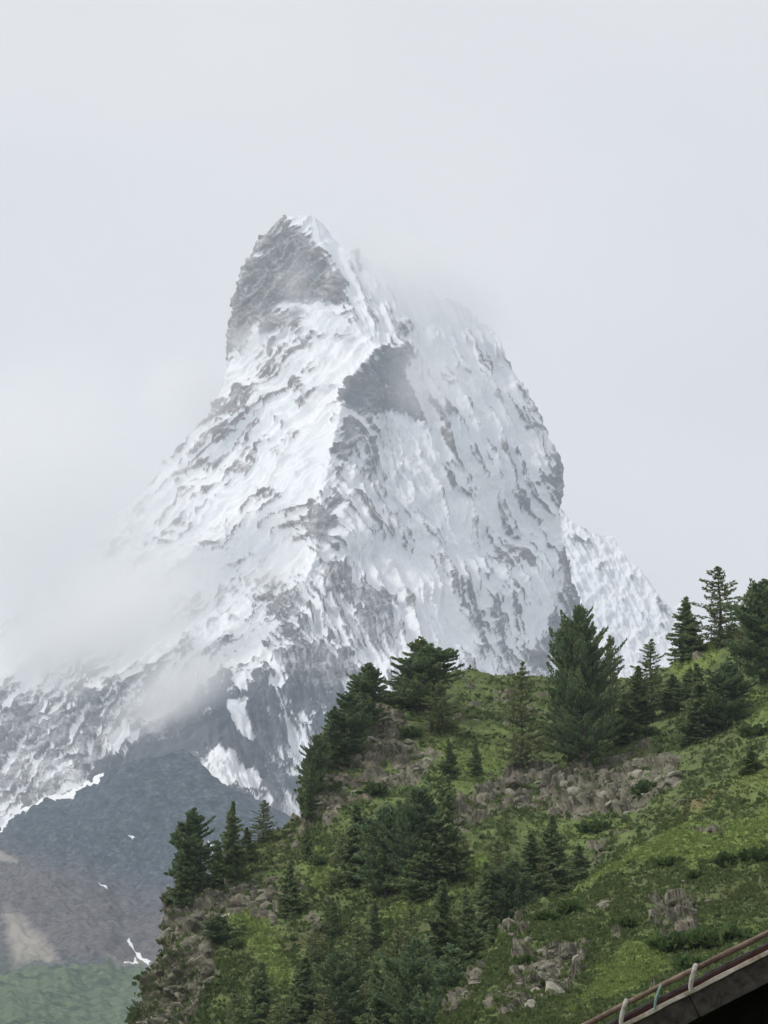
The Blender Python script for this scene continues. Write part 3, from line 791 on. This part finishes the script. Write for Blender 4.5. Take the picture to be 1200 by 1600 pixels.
TREES = [
 # the skyline
 (1127, 877, 1012, 42, 'larch', 'tall open larch with a bare trunk against the sky on the crest'),
 (1076, 930, 1030, 30, 'spruce', 'dense conical conifer left of the tall open larch on the crest'),
 (1174, 898, 1040, 20, 'larch', 'thin pale larch top showing behind the dark pine at the right edge'),
 (1190, 905, 1068, 46, 'pine', 'large dark pine at the right edge of the crest'),
 (1018, 993, 1105, 33, 'larch', 'pale topped larch between the largest tree and the grassy crest'),
 (914, 943, 1198, 47, 'grand', 'largest dense pine with several leaders standing before the snow wedge'),
 (955, 985, 1150, 30, 'larch', 'brownish larch pressed against the right side of the largest pine'),
 (890, 1010, 1190, 32, 'pine', 'dark pine pressed against the left foot of the largest pine'),
 (814, 1028, 1205, 36, 'larch', 'narrow larch with a thin pale top left of the largest pine'),
 (654, 998, 1112, 46, 'pine', 'broad rounded dark tree standing on the skyline above the cliff'),
 (630, 1035, 1110, 30, 'spruce', 'short dark conifer against the left side of the broad skyline tree'),
 (568, 1034, 1140, 32, 'pine', 'dark round headed stone pine at the top of the cliff edge'),
 (545, 1075, 1185, 30, 'pine', 'dark stone pine just below the round headed one on the cliff edge'),
 (522, 1100, 1205, 22, 'spruce', 'slim dark conifer on the cliff edge below the stone pines'),
 (492, 1146, 1245, 19, 'pine', 'lowest dark pine clinging to the outer cliff edge'),
 (486, 1190, 1275, 14, 'spruce', 'small dark conifer hanging on the sheer cliff beside a snow patch'),
 (690, 1058, 1145, 34, 'larch', 'soft green larch on the slope below the broad skyline tree'),
 (705, 1152, 1216, 17, 'spruce', 'small pointed conifer beside the bright grass strip'),
 (742, 1150, 1212, 14, 'spruce', 'small slim conifer right of the bright grass strip'),
 # right flank
 (1075, 1042, 1105, 26, 'spruce', 'low dark conifer under the bright grass of the crest'),
 (1100, 1035, 1150, 34, 'spruce', 'dark conifer in the middle of the right hand thicket'),
 (1135, 1030, 1140, 36, 'pine', 'broad dark pine at the right of the thicket below the crest'),
 (1085, 1095, 1162, 30, 'spruce', 'lowest dark conifer of the thicket above the stony slope'),
 (1048, 1050, 1110, 24, 'spruce', 'small conifer left of the thicket beside a pale boulder'),
 (1002, 1040, 1130, 30, 'spruce', 'dark conifer at the foot of the pale topped larch'),
 (975, 1080, 1160, 30, 'spruce', 'dark bushy conifer right of the foot of the largest pine'),
 # left cliff top
 (302, 1263, 1402, 30, 'pine', 'tall dark pine on the tip of the left cliff'),
 (283, 1315, 1418, 22, 'spruce', 'ragged conifer leaning out over the left cliff edge'),
 (360, 1253, 1376, 26, 'spruce', 'dark conifer second from the tip of the left cliff'),
 (340, 1310, 1385, 20, 'spruce', 'short dark conifer filling the gap on the left cliff top'),
 (411, 1246, 1316, 22, 'larch', 'thin spreading larch above the left cliff'),
 (388, 1290, 1345, 18, 'spruce', 'low conifer below the thin spreading larch'),
 # the wood in the hollow
 (688, 1212, 1385, 38, 'spruce', 'tall dark conifer at the upper right of the wood in the hollow'),
 (648, 1228, 1395, 40, 'pine', 'dark full pine in the heart of the wood'),
 (603, 1258, 1402, 42, 'pine', 'wide dark pine at the lower left of the wood'),
 (560, 1255, 1385, 34, 'spruce', 'dark conifer at the left of the wood below the cliff'),
 (702, 1280, 1382, 34, 'spruce', 'dark conifer at the right tip of the wood above the bright grass'),
 (533, 1300, 1385, 24, 'larch', 'light green larch at the left fringe of the wood'),
 (655, 1300, 1408, 40, 'spruce', 'low dark conifer at the bottom of the wood on the bright grass'),
 (480, 1285, 1345, 13, 'spruce', 'slim small conifer at the foot of the cliff'),
 (455, 1345, 1432, 20, 'spruce', 'lone dark conifer among grass right of the left cliff'),
 (345, 1428, 1474, 22, 'pine', 'small bushy pine among the rocks of the left cliff'),
 # below the bright grass
 (520, 1402, 1468, 14, 'spruce', 'small dark pointed conifer under the left fringe of the wood'),
 (585, 1405, 1490, 16, 'spruce', 'slim conifer pointing into the bright grass'),
 (560, 1430, 1580, 36, 'larch', 'soft green larch in the lower wood'),
 (618, 1445, 1600, 40, 'larch', 'broad soft green larch in the middle of the lower wood'),
 (688, 1378, 1590, 46, 'spruce', 'tallest conifer of the lower wood beside the bright grass'),
 (738, 1400, 1560, 36, 'spruce', 'dark conifer between the bright grass and the near rock rib'),
 (655, 1470, 1650, 42, 'pine', 'dark pine at the bottom of the lower wood'),
 (540, 1485, 1630, 36, 'pine', 'dark pine at the left of the lower wood'),
 (472, 1495, 1650, 38, 'spruce', 'green conifer at the lower left of the wood'),
 (400, 1505, 1660, 38, 'spruce', 'wide green conifer below the left cliff'),
 (432, 1560, 1690, 32, 'larch', 'low green larch at the bottom below the left cliff'),
 (366, 1545, 1670, 30, 'larch', 'green larch nearest the bare rock of the left cliff'),
 (712, 1480, 1650, 36, 'pine', 'dark pine behind the near rock rib'),
 (492, 1440, 1505, 18, 'larch', 'small light larch by the reddish rock'),
 (600, 1510, 1670, 40, 'spruce', 'conifer at the lower edge of the wood'),
 (510, 1540, 1690, 36, 'larch', 'soft larch at the lower edge left of the wood'),
 (640, 1400, 1500, 24, 'larch', 'light larch at the lower rim of the bright grass'),
 (770, 1430, 1530, 28, 'spruce', 'dark conifer tucked behind the rocky top of the near shoulder'),
 # gully behind the near shoulder
 (780, 1305, 1445, 32, 'larch', 'green larch at the left of the gully above the near shoulder'),
 (826, 1300, 1430, 36, 'spruce', 'green conifer in the middle of the gully'),
 (868, 1276, 1412, 38, 'spruce', 'tallest green conifer at the right of the gully'),
 (805, 1345, 1460, 30, 'pine', 'dark pine low in the gully'),
 (850, 1340, 1430, 34, 'larch', 'soft larch low at the right of the gully'),
 (905, 1318, 1392, 24, 'spruce', 'small conifer at the right end of the gully'),
 (760, 1345, 1470, 26, 'spruce', 'slim conifer between the bright grass and the gully'),
]
for t in TREES: plant(*t)
plant(1171, 1163, 1208, 20, 'spruce', 'small lone conifer on the crest of the near shoulder', 'conifers on the hillside', True)

# ------------------------------------------------------------------ shrubs
def bush_mesh(seed, n=260):
    rng = np.random.default_rng(seed)
    d = rng.normal(size=(n, 3)); d /= np.linalg.norm(d, axis=1, keepdims=True); d[:, 2] = np.abs(d[:, 2])
    lob = 1+0.35*np.sin(3*np.arctan2(d[:, 1], d[:, 0])+seed)*np.sin(4*d[:, 2]+seed)
    C = d*(lob*rng.uniform(0.45, 1.0, n))[:, None]*np.array((1, 1, 0.8))
    V, F = cards(C, 0.3, d+np.array((0, 0, 0.4)), elong=1.5, rng=rng)
    me = np_mesh('foliage', V, F, False, dict(tint=np.repeat(rng.random(n), 4)))
    me.materials.append(M_BUSH)
    tv, tf = [], []
    for q in range(5):
        a = rng.random()*6.28
        tube(tv, tf, [(0, 0, -0.3), (0.3*math.cos(a), 0.3*math.sin(a), 0.25), (0.6*math.cos(a), 0.6*math.sin(a), 0.55)], [0.05, 0.035, 0.015], 4)
    st = np_mesh('stem', np.array(tv), np.array(tf)); st.materials.append(M_BARK)
    return me, st
BUSH = [bush_mesh(s) for s in (2, 6, 11)]
SHRUBS = [
 (1050,1485,36,1,'large dark green shrub below the grey slabs of the near shoulder'), (1100,1480,40,1,'broad dark shrub just above the roof edge'), (1145,1468,30,1,'dark shrub at the upper end of the roof edge'), (1080,1515,28,1,'low dark shrub touching the roof pipe'),
 (1045,1352,20,1,'dark round shrub at the lower rim of the bright meadow'), (1085,1372,16,1,'small shrub beside the pale green stones'), (890,1425,24,1,'dark shrub left of the pale boulder on the near shoulder'), (850,1440,22,1,'dark shrub under the rocky top of the near shoulder'),
 (1140,1350,26,1,'dark heathy shrub right of the bright meadow'), (1180,1345,28,1,'dark heathy shrub at the right edge under the meadow'), (980,1450,22,1,'olive shrub right of the brown boulder'), (820,1505,18,1,'small olive shrub above the big grey outcrop'),
 (905,1175,24,0,'low shrub at the foot of the largest pine'), (1010,1150,20,0,'low shrub above the stony slope'), (590,1240,26,0,'green shrub at the foot of the cliff above the wood'), (1180,1150,24,0,'low shrub on the right edge of the slope'),
 (370,1480,18,0,'small green shrub below the bushy pine on the left cliff'), (640,1150,20,0,'low shrub on top of the cliff band'), (1010,1240,26,0,'green shrub below the stony slope'), (930,1300,26,0,'green shrub on the grass above the gully'), (500,1350,18,0,'green shrub in the grass below the cliff')]
for i, (px, py, rr, nr_, lab) in enumerate(SHRUBS):
    h, n = land(px, py, bool(nr_))
    if h is None: continue
    r = bpy.data.objects.new('shrub', None); COL.objects.link(r)
    s = rr/FPX*h.y
    r.location = h; r.scale = (s, s, s*0.9); r.rotation_euler = (0, 0, i*1.7)
    f, st = BUSH[i % 3]
    link('foliage', f, None, r); link('stem', st, None, r)
    tag(r, lab, 'shrub', 'shrubs on the slopes')

# ------------------------------------------------------------------ heath, tussocks: ground cover nobody could count
def cover(name, G, near, count, smin, smax, mat, want, label, seed):
    rng = np.random.default_rng(seed)
    px, py, P, n, A = G
    vis = (py < 1640) & (px > 150) & (px < 1260)
    ew = np.clip(want(A, px, py), 0, None)*vis
    idx = rng.choice(ew.size, count, p=(ew/ew.sum()).ravel())
    base = P.reshape(-1, 3)[idx]+rng.normal(0, 0.25, (count, 3))*np.array((1, 0.5, 0.2))
    up = n.reshape(-1, 3)[idx]*0.5+np.array((0, 0, 0.8))
    s = rng.uniform(smin, smax, count)*(0.5+rng.random(count))
    tb = rng.random(count)
    Vs, Fs, Ts = [], [], []
    off = 0
    for k in range(6):
        C = base+(rng.normal(0, 0.45, (count, 3))*np.array((1, 1, 0.35))+np.array((0, 0, 0.12)))*s[:, None]
        V, F = cards(C, 1.0, up, elong=1.1, rng=rng)
        V = (V.reshape(count, 4, 3)-C[:, None])*s[:, None, None]*0.75+C[:, None]
        Vs.append(V.reshape(-1, 3)); Fs.append(F+off); off += 4*count
        Ts.append(np.repeat(np.clip(0.55*tb+0.45*rng.random(count), 0, 1), 4))
    me = np_mesh(name, np.concatenate(Vs), np.concatenate(Fs), False, dict(tint=np.concatenate(Ts)))
    o = link(name, me, mat)
    tag(o, label, None, None, 'stuff')
cl_ = lambda v, a, b: np.clip((v-a)/(b-a), 0, 1)
cover('undergrowth', HG, False, 24000, 0.3, 0.8, M_HEATH, lambda A, x, y: (1-0.85*A['rock'])*(1-0.95*cl_(A['lush'], 0.25, 0.65))*(0.3+cl_(fbm(x/25, y/25, 3.0, 3), -0.2, 0.4)), 'low heath and dwarf shrubs covering the hillside', 1)
cover('undergrowth', SG, True, 26000, 0.14, 0.42, M_HEATH, lambda A, x, y: (1-0.85*A['rock'])*(1-0.95*cl_(A['lush'], 0.25, 0.65))*(0.3+cl_(fbm(x/30, y/30, 5.0, 3), -0.2, 0.4)), 'low heath covering the nearer shoulder', 2)

cover('grass', SG, True, 15000, 0.08, 0.22, M_GRASS, lambda A, x, y: (1-A['rock'])*(1-A['straw'])*(0.015+cl_(A['lush'], 0.4, 0.85)), 'bright green grass tussocks of the nearer shoulder', 3)
cover('grass', HG, False, 10000, 0.15, 0.38, M_GRASS, lambda A, x, y: (1-A['rock'])*(0.02+cl_(A['lush'], 0.4, 0.85)), 'bright green grass tussocks of the hillside', 4)

# ------------------------------------------------------------------ rocks
def rock_mesh(seed):
    rng = np.random.default_rng(seed)
    import bmesh
    bm = bmesh.new()
    bmesh.ops.create_icosphere(bm, subdivisions=2, radius=1.0)
    planes = rng.normal(size=(13, 3)); planes /= np.linalg.norm(planes, axis=1, keepdims=True)
    dd = rng.uniform(0.55, 0.92, 13)
    for v in bm.verts:
        p = np.array(v.co)
        for q, e in zip(planes, dd):
            t = p@q
            if t > e: p = p-q*(t-e)
        p = p*np.array((1.1, 1.0, 0.85))+rng.normal(0, 0.025, 3)
        v.co = p
    me = bpy.data.meshes.new('rock'); bm.to_mesh(me); bm.free()
    return me
ROCKS = []
for mi in range(3):
    for s in range(5):
        me = rock_mesh(100+mi*10+s); me.materials.append(M_ROCK[mi]); ROCKS.append(me)
def put_rock(parent, px, py, rr, near, mi, rng, squash=None):
    h, n = land(px, py, near)
    if h is None: return None
    s = rr/FPX*h.y
    o = bpy.data.objects.new('rock', ROCKS[mi*5+int(rng.integers(5))])
    COL.objects.link(o)
    if parent is not None:
        o.parent = parent; loc = h-parent.location
    else: loc = h
    o.location = loc-n*s*0.42
    sq = squash or (rng.uniform(0.8, 1.25), rng.uniform(0.8, 1.1), rng.uniform(0.6, 1.0))
    o.scale = (s*sq[0], s*sq[1], s*sq[2])
    o.rotation_euler = (rng.normal(0, 0.4), rng.normal(-0.35, 0.4), rng.random()*6.28)
    return o
def inside(poly, x, y):
    return poly_mask(np.array([x]), np.array([y]), poly, 0.01)[0] > 0.5
OUTCROPS = [
 ([(470,1275),(478,1185),(520,1128),(600,1105),(640,1135),(650,1170),(690,1190),(640,1225),(560,1250),(520,1285),(480,1290)], 46, (6, 14), False, (0, 0, 2, 1), 'broken grey cliff below the stone pines on the skyline'),
 ([(266,1402),(300,1394),(350,1382),(420,1372),(445,1400),(430,1440),(370,1430),(330,1470),(340,1520),(300,1600),(215,1600),(250,1490)], 58, (6, 15), False, (0, 1, 0, 2), 'weathered rock cliff at the left tip of the hillside'),
 ([(705,1265),(760,1222),(800,1195),(870,1205),(860,1270),(800,1260),(740,1290),(715,1305)], 30, (6, 14), False, (2, 0, 2, 1), 'dark stony band left below the largest pine'),
 ([(870,1205),(960,1182),(1000,1167),(1060,1182),(1068,1215),(1040,1240),(1000,1268),(940,1272),(870,1275)], 46, (6, 16), False, (0, 1, 0, 1), 'tumbled grey boulder slope right below the largest pine'),
 ([(480,1428),(505,1432),(508,1470),(482,1488)], 9, (5, 9), False, (2, 2, 0), 'small reddish rock knob above the lower wood'),
 ([(905,1342),(945,1312),(985,1292),(958,1330),(918,1368)], 12, (5, 10), False, (2, 2, 0), 'dark stones at the right end of the gully'),
 ([(690,1600),(742,1520),(770,1500),(742,1570),(712,1610)], 16, (7, 16), True, (0, 1, 0), 'pale rock rib along the left edge of the near shoulder'),
 ([(768,1560),(800,1512),(850,1482),(900,1467),(925,1477),(912,1512),(885,1550),(840,1570),(800,1600),(772,1600)], 34, (7, 18), True, (0, 0, 2, 1), 'large fractured grey outcrop in the grass of the near shoulder'),
 ([(1025,1402),(1060,1392),(1105,1402),(1098,1440),(1082,1472),(1042,1472)], 14, (7, 15), True, (0, 2, 0), 'upright grey slabs on the near shoulder above the roof'),
 ([(1088,1302),(1118,1284),(1140,1290),(1130,1304),(1100,1312)], 8, (5, 11), True, (0, 2), 'dark stones in the bright meadow of the near shoulder'),
 ([(788,1450),(830,1422),(822,1440),(792,1474)], 8, (6, 11), True, (1, 0), 'curved pale rock rim at the top left of the near shoulder'),
]
rrng = np.random.default_rng(77)
for poly, cnt, (r0, r1), near, mats, lab in OUTCROPS:
    P = np.array(poly, float); c = P.mean(0)
    h, n = land(c[0], c[1], near)
    root = bpy.data.objects.new('rock_outcrop', None); COL.objects.link(root)
    root.location = h
    tag(root, lab, 'rock', 'rock outcrops on the slopes')
    k = 0; tries = 0
    while k < cnt and tries < 3000:
        tries += 1
        x = rrng.uniform(P[:, 0].min(), P[:, 0].max()); y = rrng.uniform(P[:, 1].min(), P[:, 1].max())
        if not inside(poly, x, y): continue
        if put_rock(root, x, y, r0+(r1*1.35-r0)*rrng.random()**2.2, near, mats[int(rrng.integers(len(mats)))], rrng): k += 1
BOULDERS = [
 (943,1414,17,True,1,(1.1,1,0.9),'round pale boulder with a dark ring of moss on the near shoulder'), (958,1455,14,True,2,(1.2,1,0.7),'brown flat topped boulder below the round pale one'), (963,1468,11,True,1,(1.5,1,0.6),'small pale slab under the brown boulder'),
 (825,1470,14,True,1,(0.7,0.8,1.2),'upright pale stone below the curved rock rim'), (1062,1380,11,True,1,(1.3,1,0.8),'pale greenish stone in the heath above the upright slabs'), (1092,1418,18,True,1,(0.6,0.7,1.5),'leaning pale slab at the right of the upright slabs'),
 (905,1500,14,True,1,(0.6,0.8,1.4),'long pale stone leaning out of the big outcrop'), (848,1512,18,True,1,(1.3,0.9,0.7),'pale overhanging block at the middle of the big outcrop'), (1060,1365,5,True,1,(1,1,1),'tiny white stone at the rim of the bright meadow'),
 (418,1398,17,False,0,(1.2,1,0.8),'big grey boulder in the grass right of the left cliff'), (440,1420,10,False,1,(1,1,0.8),'pale stone beside the big grey boulder'), (1052,1108,10,False,1,(1.3,1,0.7),'pale boulder left of the dark thicket'),
 (1060,1255,12,False,1,(1.5,1,0.5),'flat pale stone at the bottom of the boulder slope'), (614,1150,8,False,1,(1,1,1),'pale round stone high in the broken cliff'), (430,1440,9,False,0,(1.2,1,0.8),'grey stone below the big grey boulder')]
for px, py, rr, near, mi, sq, lab in BOULDERS:
    o = put_rock(None, px, py, rr, near, mi, rrng, sq)
    if o: o.name = 'boulder'; tag(o, lab, 'boulder', 'single stones on the slopes')

# ------------------------------------------------------------------ house whose roof edge cuts the lower right corner
def make_house():
    Y0 = 22.0
    A0 = at(975, 1602, Y0); A1 = at(1200, 1488, Y0)
    a = (A1-A0); a[1] = 0; ln = np.linalg.norm(a); a /= ln
    b = np.array((-a[2], 0, a[0])); y = np.array((0, 1.0, 0))
    u = Y0/FPX/CP                               # one survey unit in metres
    O = A0
    def mat(name, c1, c2, rough, scale, metal=0.0, spec=0.3):
        q = NB(name); n = q.noise(q.pos(), scale, 6, 0.7)
        return q.surf(q.mix(q.remap(n, 0.35, 0.65), c1, c2), rough, spec, q.bump(n, 0.4, 0.01), Metallic=metal)
    m_bar = mat('weathered_timber', (0.014, 0.012, 0.010), (0.07, 0.06, 0.05), 0.9, 16)
    m_blk = mat('shade_black_timber', (0.008, 0.007, 0.006), (0.022, 0.018, 0.015), 0.95, 5, 0, 0.05)  # dark timber, with the deep shade under the overhang put into its near-black
    m_pipe = mat('rusty_copper', (0.085, 0.05, 0.036), (0.24, 0.165, 0.125), 0.6, 14)
    m_rust = mat('rust_red_sheet', (0.035, 0.012, 0.010), (0.09, 0.03, 0.022), 0.8, 20)
    m_pale = mat('pale_flashing', (0.24, 0.15, 0.10), (0.58, 0.54, 0.47), 0.6, 12)
    m_slate = mat('grey_slate', (0.05, 0.047, 0.045), (0.12, 0.11, 0.10), 0.85, 18)
    m_white = mat('white_painted_metal', (0.22, 0.20, 0.17), (0.50, 0.48, 0.43), 0.5, 30)
    m_green = mat('verdigris_wire', (0.12, 0.20, 0.17), (0.22, 0.33, 0.28), 0.6, 30)
    house = bpy.data.objects.new('house', None); COL.objects.link(house)
    house.location = (O[0]+1.0, O[1]+1.0, 0)
    tag(house, 'dark timber house with a rust coloured roof edge in the corner', 'house')
    base = np.array(house.location)
    def slab(name, s0, s1, b0, b1, y0, y1, m, parent=house, jit=0.0, nseg=1, lab=None):
        V = []; F = []
        for i in range(nseg+1):
            s = s0+(s1-s0)*i/nseg
            j = RNG.normal(0, jit, 2) if jit else (0, 0)
            for bb, yy in ((b0+j[0], y0), (b1+j[1], y0), (b1+j[1], y1), (b0+j[0], y1)):
                V.append(O+a*s+b*bb+y*yy-base)
        for i in range(nseg):
            for q in range(4): F.append([4*i+q, 4*i+(q+1) % 4, 4*i+4+(q+1) % 4, 4*i+4+q])
        F += [[3, 2, 1, 0], [4*nseg, 4*nseg+1, 4*nseg+2, 4*nseg+3]]
        me = np_mesh(name, np.array(V), np.array(F), False)
        o = link(name, me, m, parent)
        if lab: o['label'] = lab
        md = o.modifiers.new('bevel', 'BEVEL'); md.width = 0.004; md.segments = 2; md.limit_method = 'ANGLE'
        return o
    S0, S1 = -1.6, 3.4
    # boards of the verge, in lengths
    for i, (p, q) in enumerate(((-1.6, -0.35), (-0.345, 0.42), (0.425, 1.6), (1.605, 3.4))):
        slab('bargeboard', p, q, -41*u, -4.5*u+0.002*(i % 2), 0, 0.035, m_bar)
    slab('flashing', S0, S1, -4*u, 3.5*u, -0.014, 0.05, m_pale, jit=0.0012, nseg=60)
    rf = slab('roof', S0, S1, 3.8*u, 9*u, 0.004, 9.0, m_rust, jit=0.0010, nseg=40)
    for i in range(16):
        s = S0+0.31*i
        slab('slate', s, s+0.315, 9.2*u+0.002*(i % 3), 15*u+0.003*(i % 2), 0.09+0.004*(i % 2), 0.6, m_slate, rf)
    # far roof slope and the wall under it
    top = O+a*S1
    def quadbox(name, P8, m):
        F = [[0,1,2,3],[7,6,5,4],[0,4,5,1],[1,5,6,2],[2,6,7,3],[3,7,4,0]]
        return link(name, np_mesh(name, np.array(P8)-base, np.array(F), False), m, house)
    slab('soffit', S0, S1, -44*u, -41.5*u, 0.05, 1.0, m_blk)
    e0 = O+a*(S0+0.5)-b*44*u; e1 = O+a*S1-b*44*u
    def wall(x0, z0, x1, z1, ya, yb, name, m):
        return quadbox(name, [(x0,O[1]+ya,-0.05),(x1,O[1]+ya,-0.05),(x1,O[1]+ya,z1),(x0,O[1]+ya,z0),(x0,O[1]+yb,-0.05),(x1,O[1]+yb,-0.05),(x1,O[1]+yb,z1),(x0,O[1]+yb,z0)], m)
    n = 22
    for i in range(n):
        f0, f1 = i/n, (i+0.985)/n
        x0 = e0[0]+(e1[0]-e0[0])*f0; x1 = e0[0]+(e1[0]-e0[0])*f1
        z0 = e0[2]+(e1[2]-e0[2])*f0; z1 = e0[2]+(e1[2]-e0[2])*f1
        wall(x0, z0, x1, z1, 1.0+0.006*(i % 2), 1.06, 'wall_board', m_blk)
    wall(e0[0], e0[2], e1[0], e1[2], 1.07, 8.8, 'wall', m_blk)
    # other slope
    T2 = O+a*S1
    m2 = [(-x if k == 0 else x) for k, x in enumerate(a)]
    a2 = np.array(m2)*-1.0; a2 = np.array((a[0], 0, -a[2])); b2 = np.array((a[2], 0, a[0]))
    P8 = []
    for yy in (0.004, 9.0):
        for s, bb in ((0, 3.8*u), (5.0, 3.8*u), (5.0, 9*u), (0, 9*u)):
            P8.append(T2+a2*s+b2*bb+y*yy)
    quadbox('roof', P8, m_rust)
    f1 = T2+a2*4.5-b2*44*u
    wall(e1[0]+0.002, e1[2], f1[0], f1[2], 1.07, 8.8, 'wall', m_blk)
    # pipe along the verge on its hooks
    tv, tf = [], []
    pts = [O+a*s+b*(27*u+0.0025*math.sin(s*5.1))+y*(-0.01)-base for s in np.linspace(S0, S1, 50)]
    tube(tv, tf, pts, [4.3*u*(1+0.07*math.sin(i*1.7)+0.05*math.sin(i*0.61)) for i in range(50)], 12)
    pipe = link('pipe', np_mesh('pipe', np.array(tv), np.array(tf), True), m_pipe, house)
    def hook(px, py, m, r, lab, hgt=34, curl=True):
        q = at(px, py, Y0); s = float((q-O)@a)
        path = []
        for bb, yy in ((-1, -0.03), (8, -0.034), (17, -0.036), (26, -0.038), (31, -0.034), (34.5, -0.018), (35, 0.004), (32, 0.02), (27, 0.03)):
            path.append(O+a*(s+(0.095*(bb/34)**1.4))+b*bb*u*(hgt/34.0)+y*yy-base)
        tv, tf = [], []
        tube(tv, tf, path, [r]*len(path), 8)
        o = link('pipe_bracket', np_mesh('pipe_bracket', np.array(tv), np.array(tf), True), m, house)
        o['label'] = lab
    hook(966, 1596, m_white, 3.7*u, 'white curved bracket nearest the low end of the pipe', 31)
    hook(1074, 1540, m_white, 3.8*u, 'white curved bracket in the middle of the pipe', 31)
    hook(1020, 1572, m_green, 2.2*u, 'thin greenish wire hook between the white brackets', 28)
make_house()

# ------------------------------------------------------------------ clouds and mist round the peak, and the air
def cloud(name, px, py, Y, rx, ry, depth, od, label, seed=0, tilt=0.0, scale=0.006, thr=(0.35, 0.75), soft=0.9, col=(1, 1, 1)):
    """A soft bank: rx, ry are its half sizes in survey units; od its greatest optical depth."""
    import bmesh
    c = at(px, py, Y); u = Y/FPX
    b = NB(name+'_vapour')
    obj = b.obj()
    ln = b.n('VectorMath', operation='LENGTH'); b.l(obj, ln.inputs[0])
    pos = b.pos()
    ad = b.n('VectorMath', operation='ADD'); b.l(pos, ad.inputs[0]); ad.inputs[1].default_value = (seed*313.0, seed*131.0, seed*77.0)
    n = b.noise(ad.outputs[0], scale, 6, 0.62, 0.6)
    fall = b.remap(b.math('ADD', ln.outputs['Value'], b.math('MULTIPLY', b.math('SUBTRACT', n, 0.5), 0.9)), 1.0-soft, 0.80, 1.0, 0.0)
    fall = b.math('MULTIPLY', b.math('POWER', fall, 1.4), b.remap(ln.outputs['Value'], 0.8, 1.0, 1.0, 0.0))
    dn = b.math('MULTIPLY', fall, b.remap(n, thr[0], thr[1], 0.08, 1.15))
    dn = b.math('MULTIPLY', dn, od/(depth*1.0))
    v = b.n('VolumePrincipled')
    v.inputs['Color'].default_value = (*col, 1)
    v.inputs['Anisotropy'].default_value = 0.6
    b.l(dn, v.inputs['Density'])
    b.l(v.outputs[0], b.out.inputs['Volume'])
    bm = bmesh.new(); bmesh.ops.create_icosphere(bm, subdivisions=3, radius=1.0)
    me = bpy.data.meshes.new(name); bm.to_mesh(me); bm.free()
    me.materials.append(b.m)
    o = link(name, me)
    o.location = c; o.scale = (rx*u, depth, ry*u); o.rotation_euler = (0, tilt, 0)
    tag(o, label, None, None, 'stuff')
    return o
cloud('cloud', 45, 790, 8450, 385, 420, 330, 12.0, 'wide cloud bank hiding the left flank of the snowy pyramid', 1, 0, 0.003)
cloud('cloud', 280, 610, 9150, 125, 130, 160, 6, 'soft cloud at the left shoulder of the pyramid', 2, 0, 0.007)
cloud('cloud', 175, 965, 8000, 320, 150, 240, 11, 'pale cloud veil low on the left snow face', 3, -0.38, 0.005)
cloud('cloud', 275, 1080, 7600, 175, 92, 160, 8, 'grey mist drifting over the foot of the front ridge', 4, -0.6, 0.007)
cloud('cloud', 660, 440, 9250, 250, 105, 170, 9, 'cloud banner streaming from the summit to the right', 5, 0.55, 0.006)
cloud('cloud', 670, 590, 8850, 110, 130, 140, 2.6, 'thin wisp on the upper right face of the pyramid', 6, 0.5, 0.008)
cloud('cloud', 390, 535, 9250, 75, 55, 90, 2.6, 'small wisp at the left foot of the summit rocks', 7, -0.3, 0.011)
cloud('cloud', 462, 440, 9200, 45, 95, 80, 1.2, 'thin wisp across the summit rocks', 8, 0.25, 0.012)
cloud('cloud', 425, 890, 8150, 105, 55, 110, 2.4, 'thin wisp against the front ridge of the pyramid', 9, -0.6, 0.009)

def make_haze():
    b = NB('air')
    v = b.n('VolumePrincipled')
    v.inputs['Color'].default_value = (0.79, 0.885, 1.0, 1)
    v.inputs['Anisotropy'].default_value = 0.35
    v.inputs['Density'].default_value = 4.6e-5
    b.l(v.outputs[0], b.out.inputs['Volume'])
    x, y0, y1, z0, z1 = 13500, -13500, 13500, -4.0, 3300.0
    V = [(-x,y0,z0),(x,y0,z0),(x,y1,z0),(-x,y1,z0),(-x,y0,z1),(x,y0,z1),(x,y1,z1),(-x,y1,z1)]
    F = [[0,3,2,1],[4,5,6,7],[0,1,5,4],[1,2,6,5],[2,3,7,6],[3,0,4,7]]
    o = link('haze', np_mesh('haze', V, F, False), b.m)
    tag(o, 'pale blue mountain air', None, None, 'stuff')
make_haze()
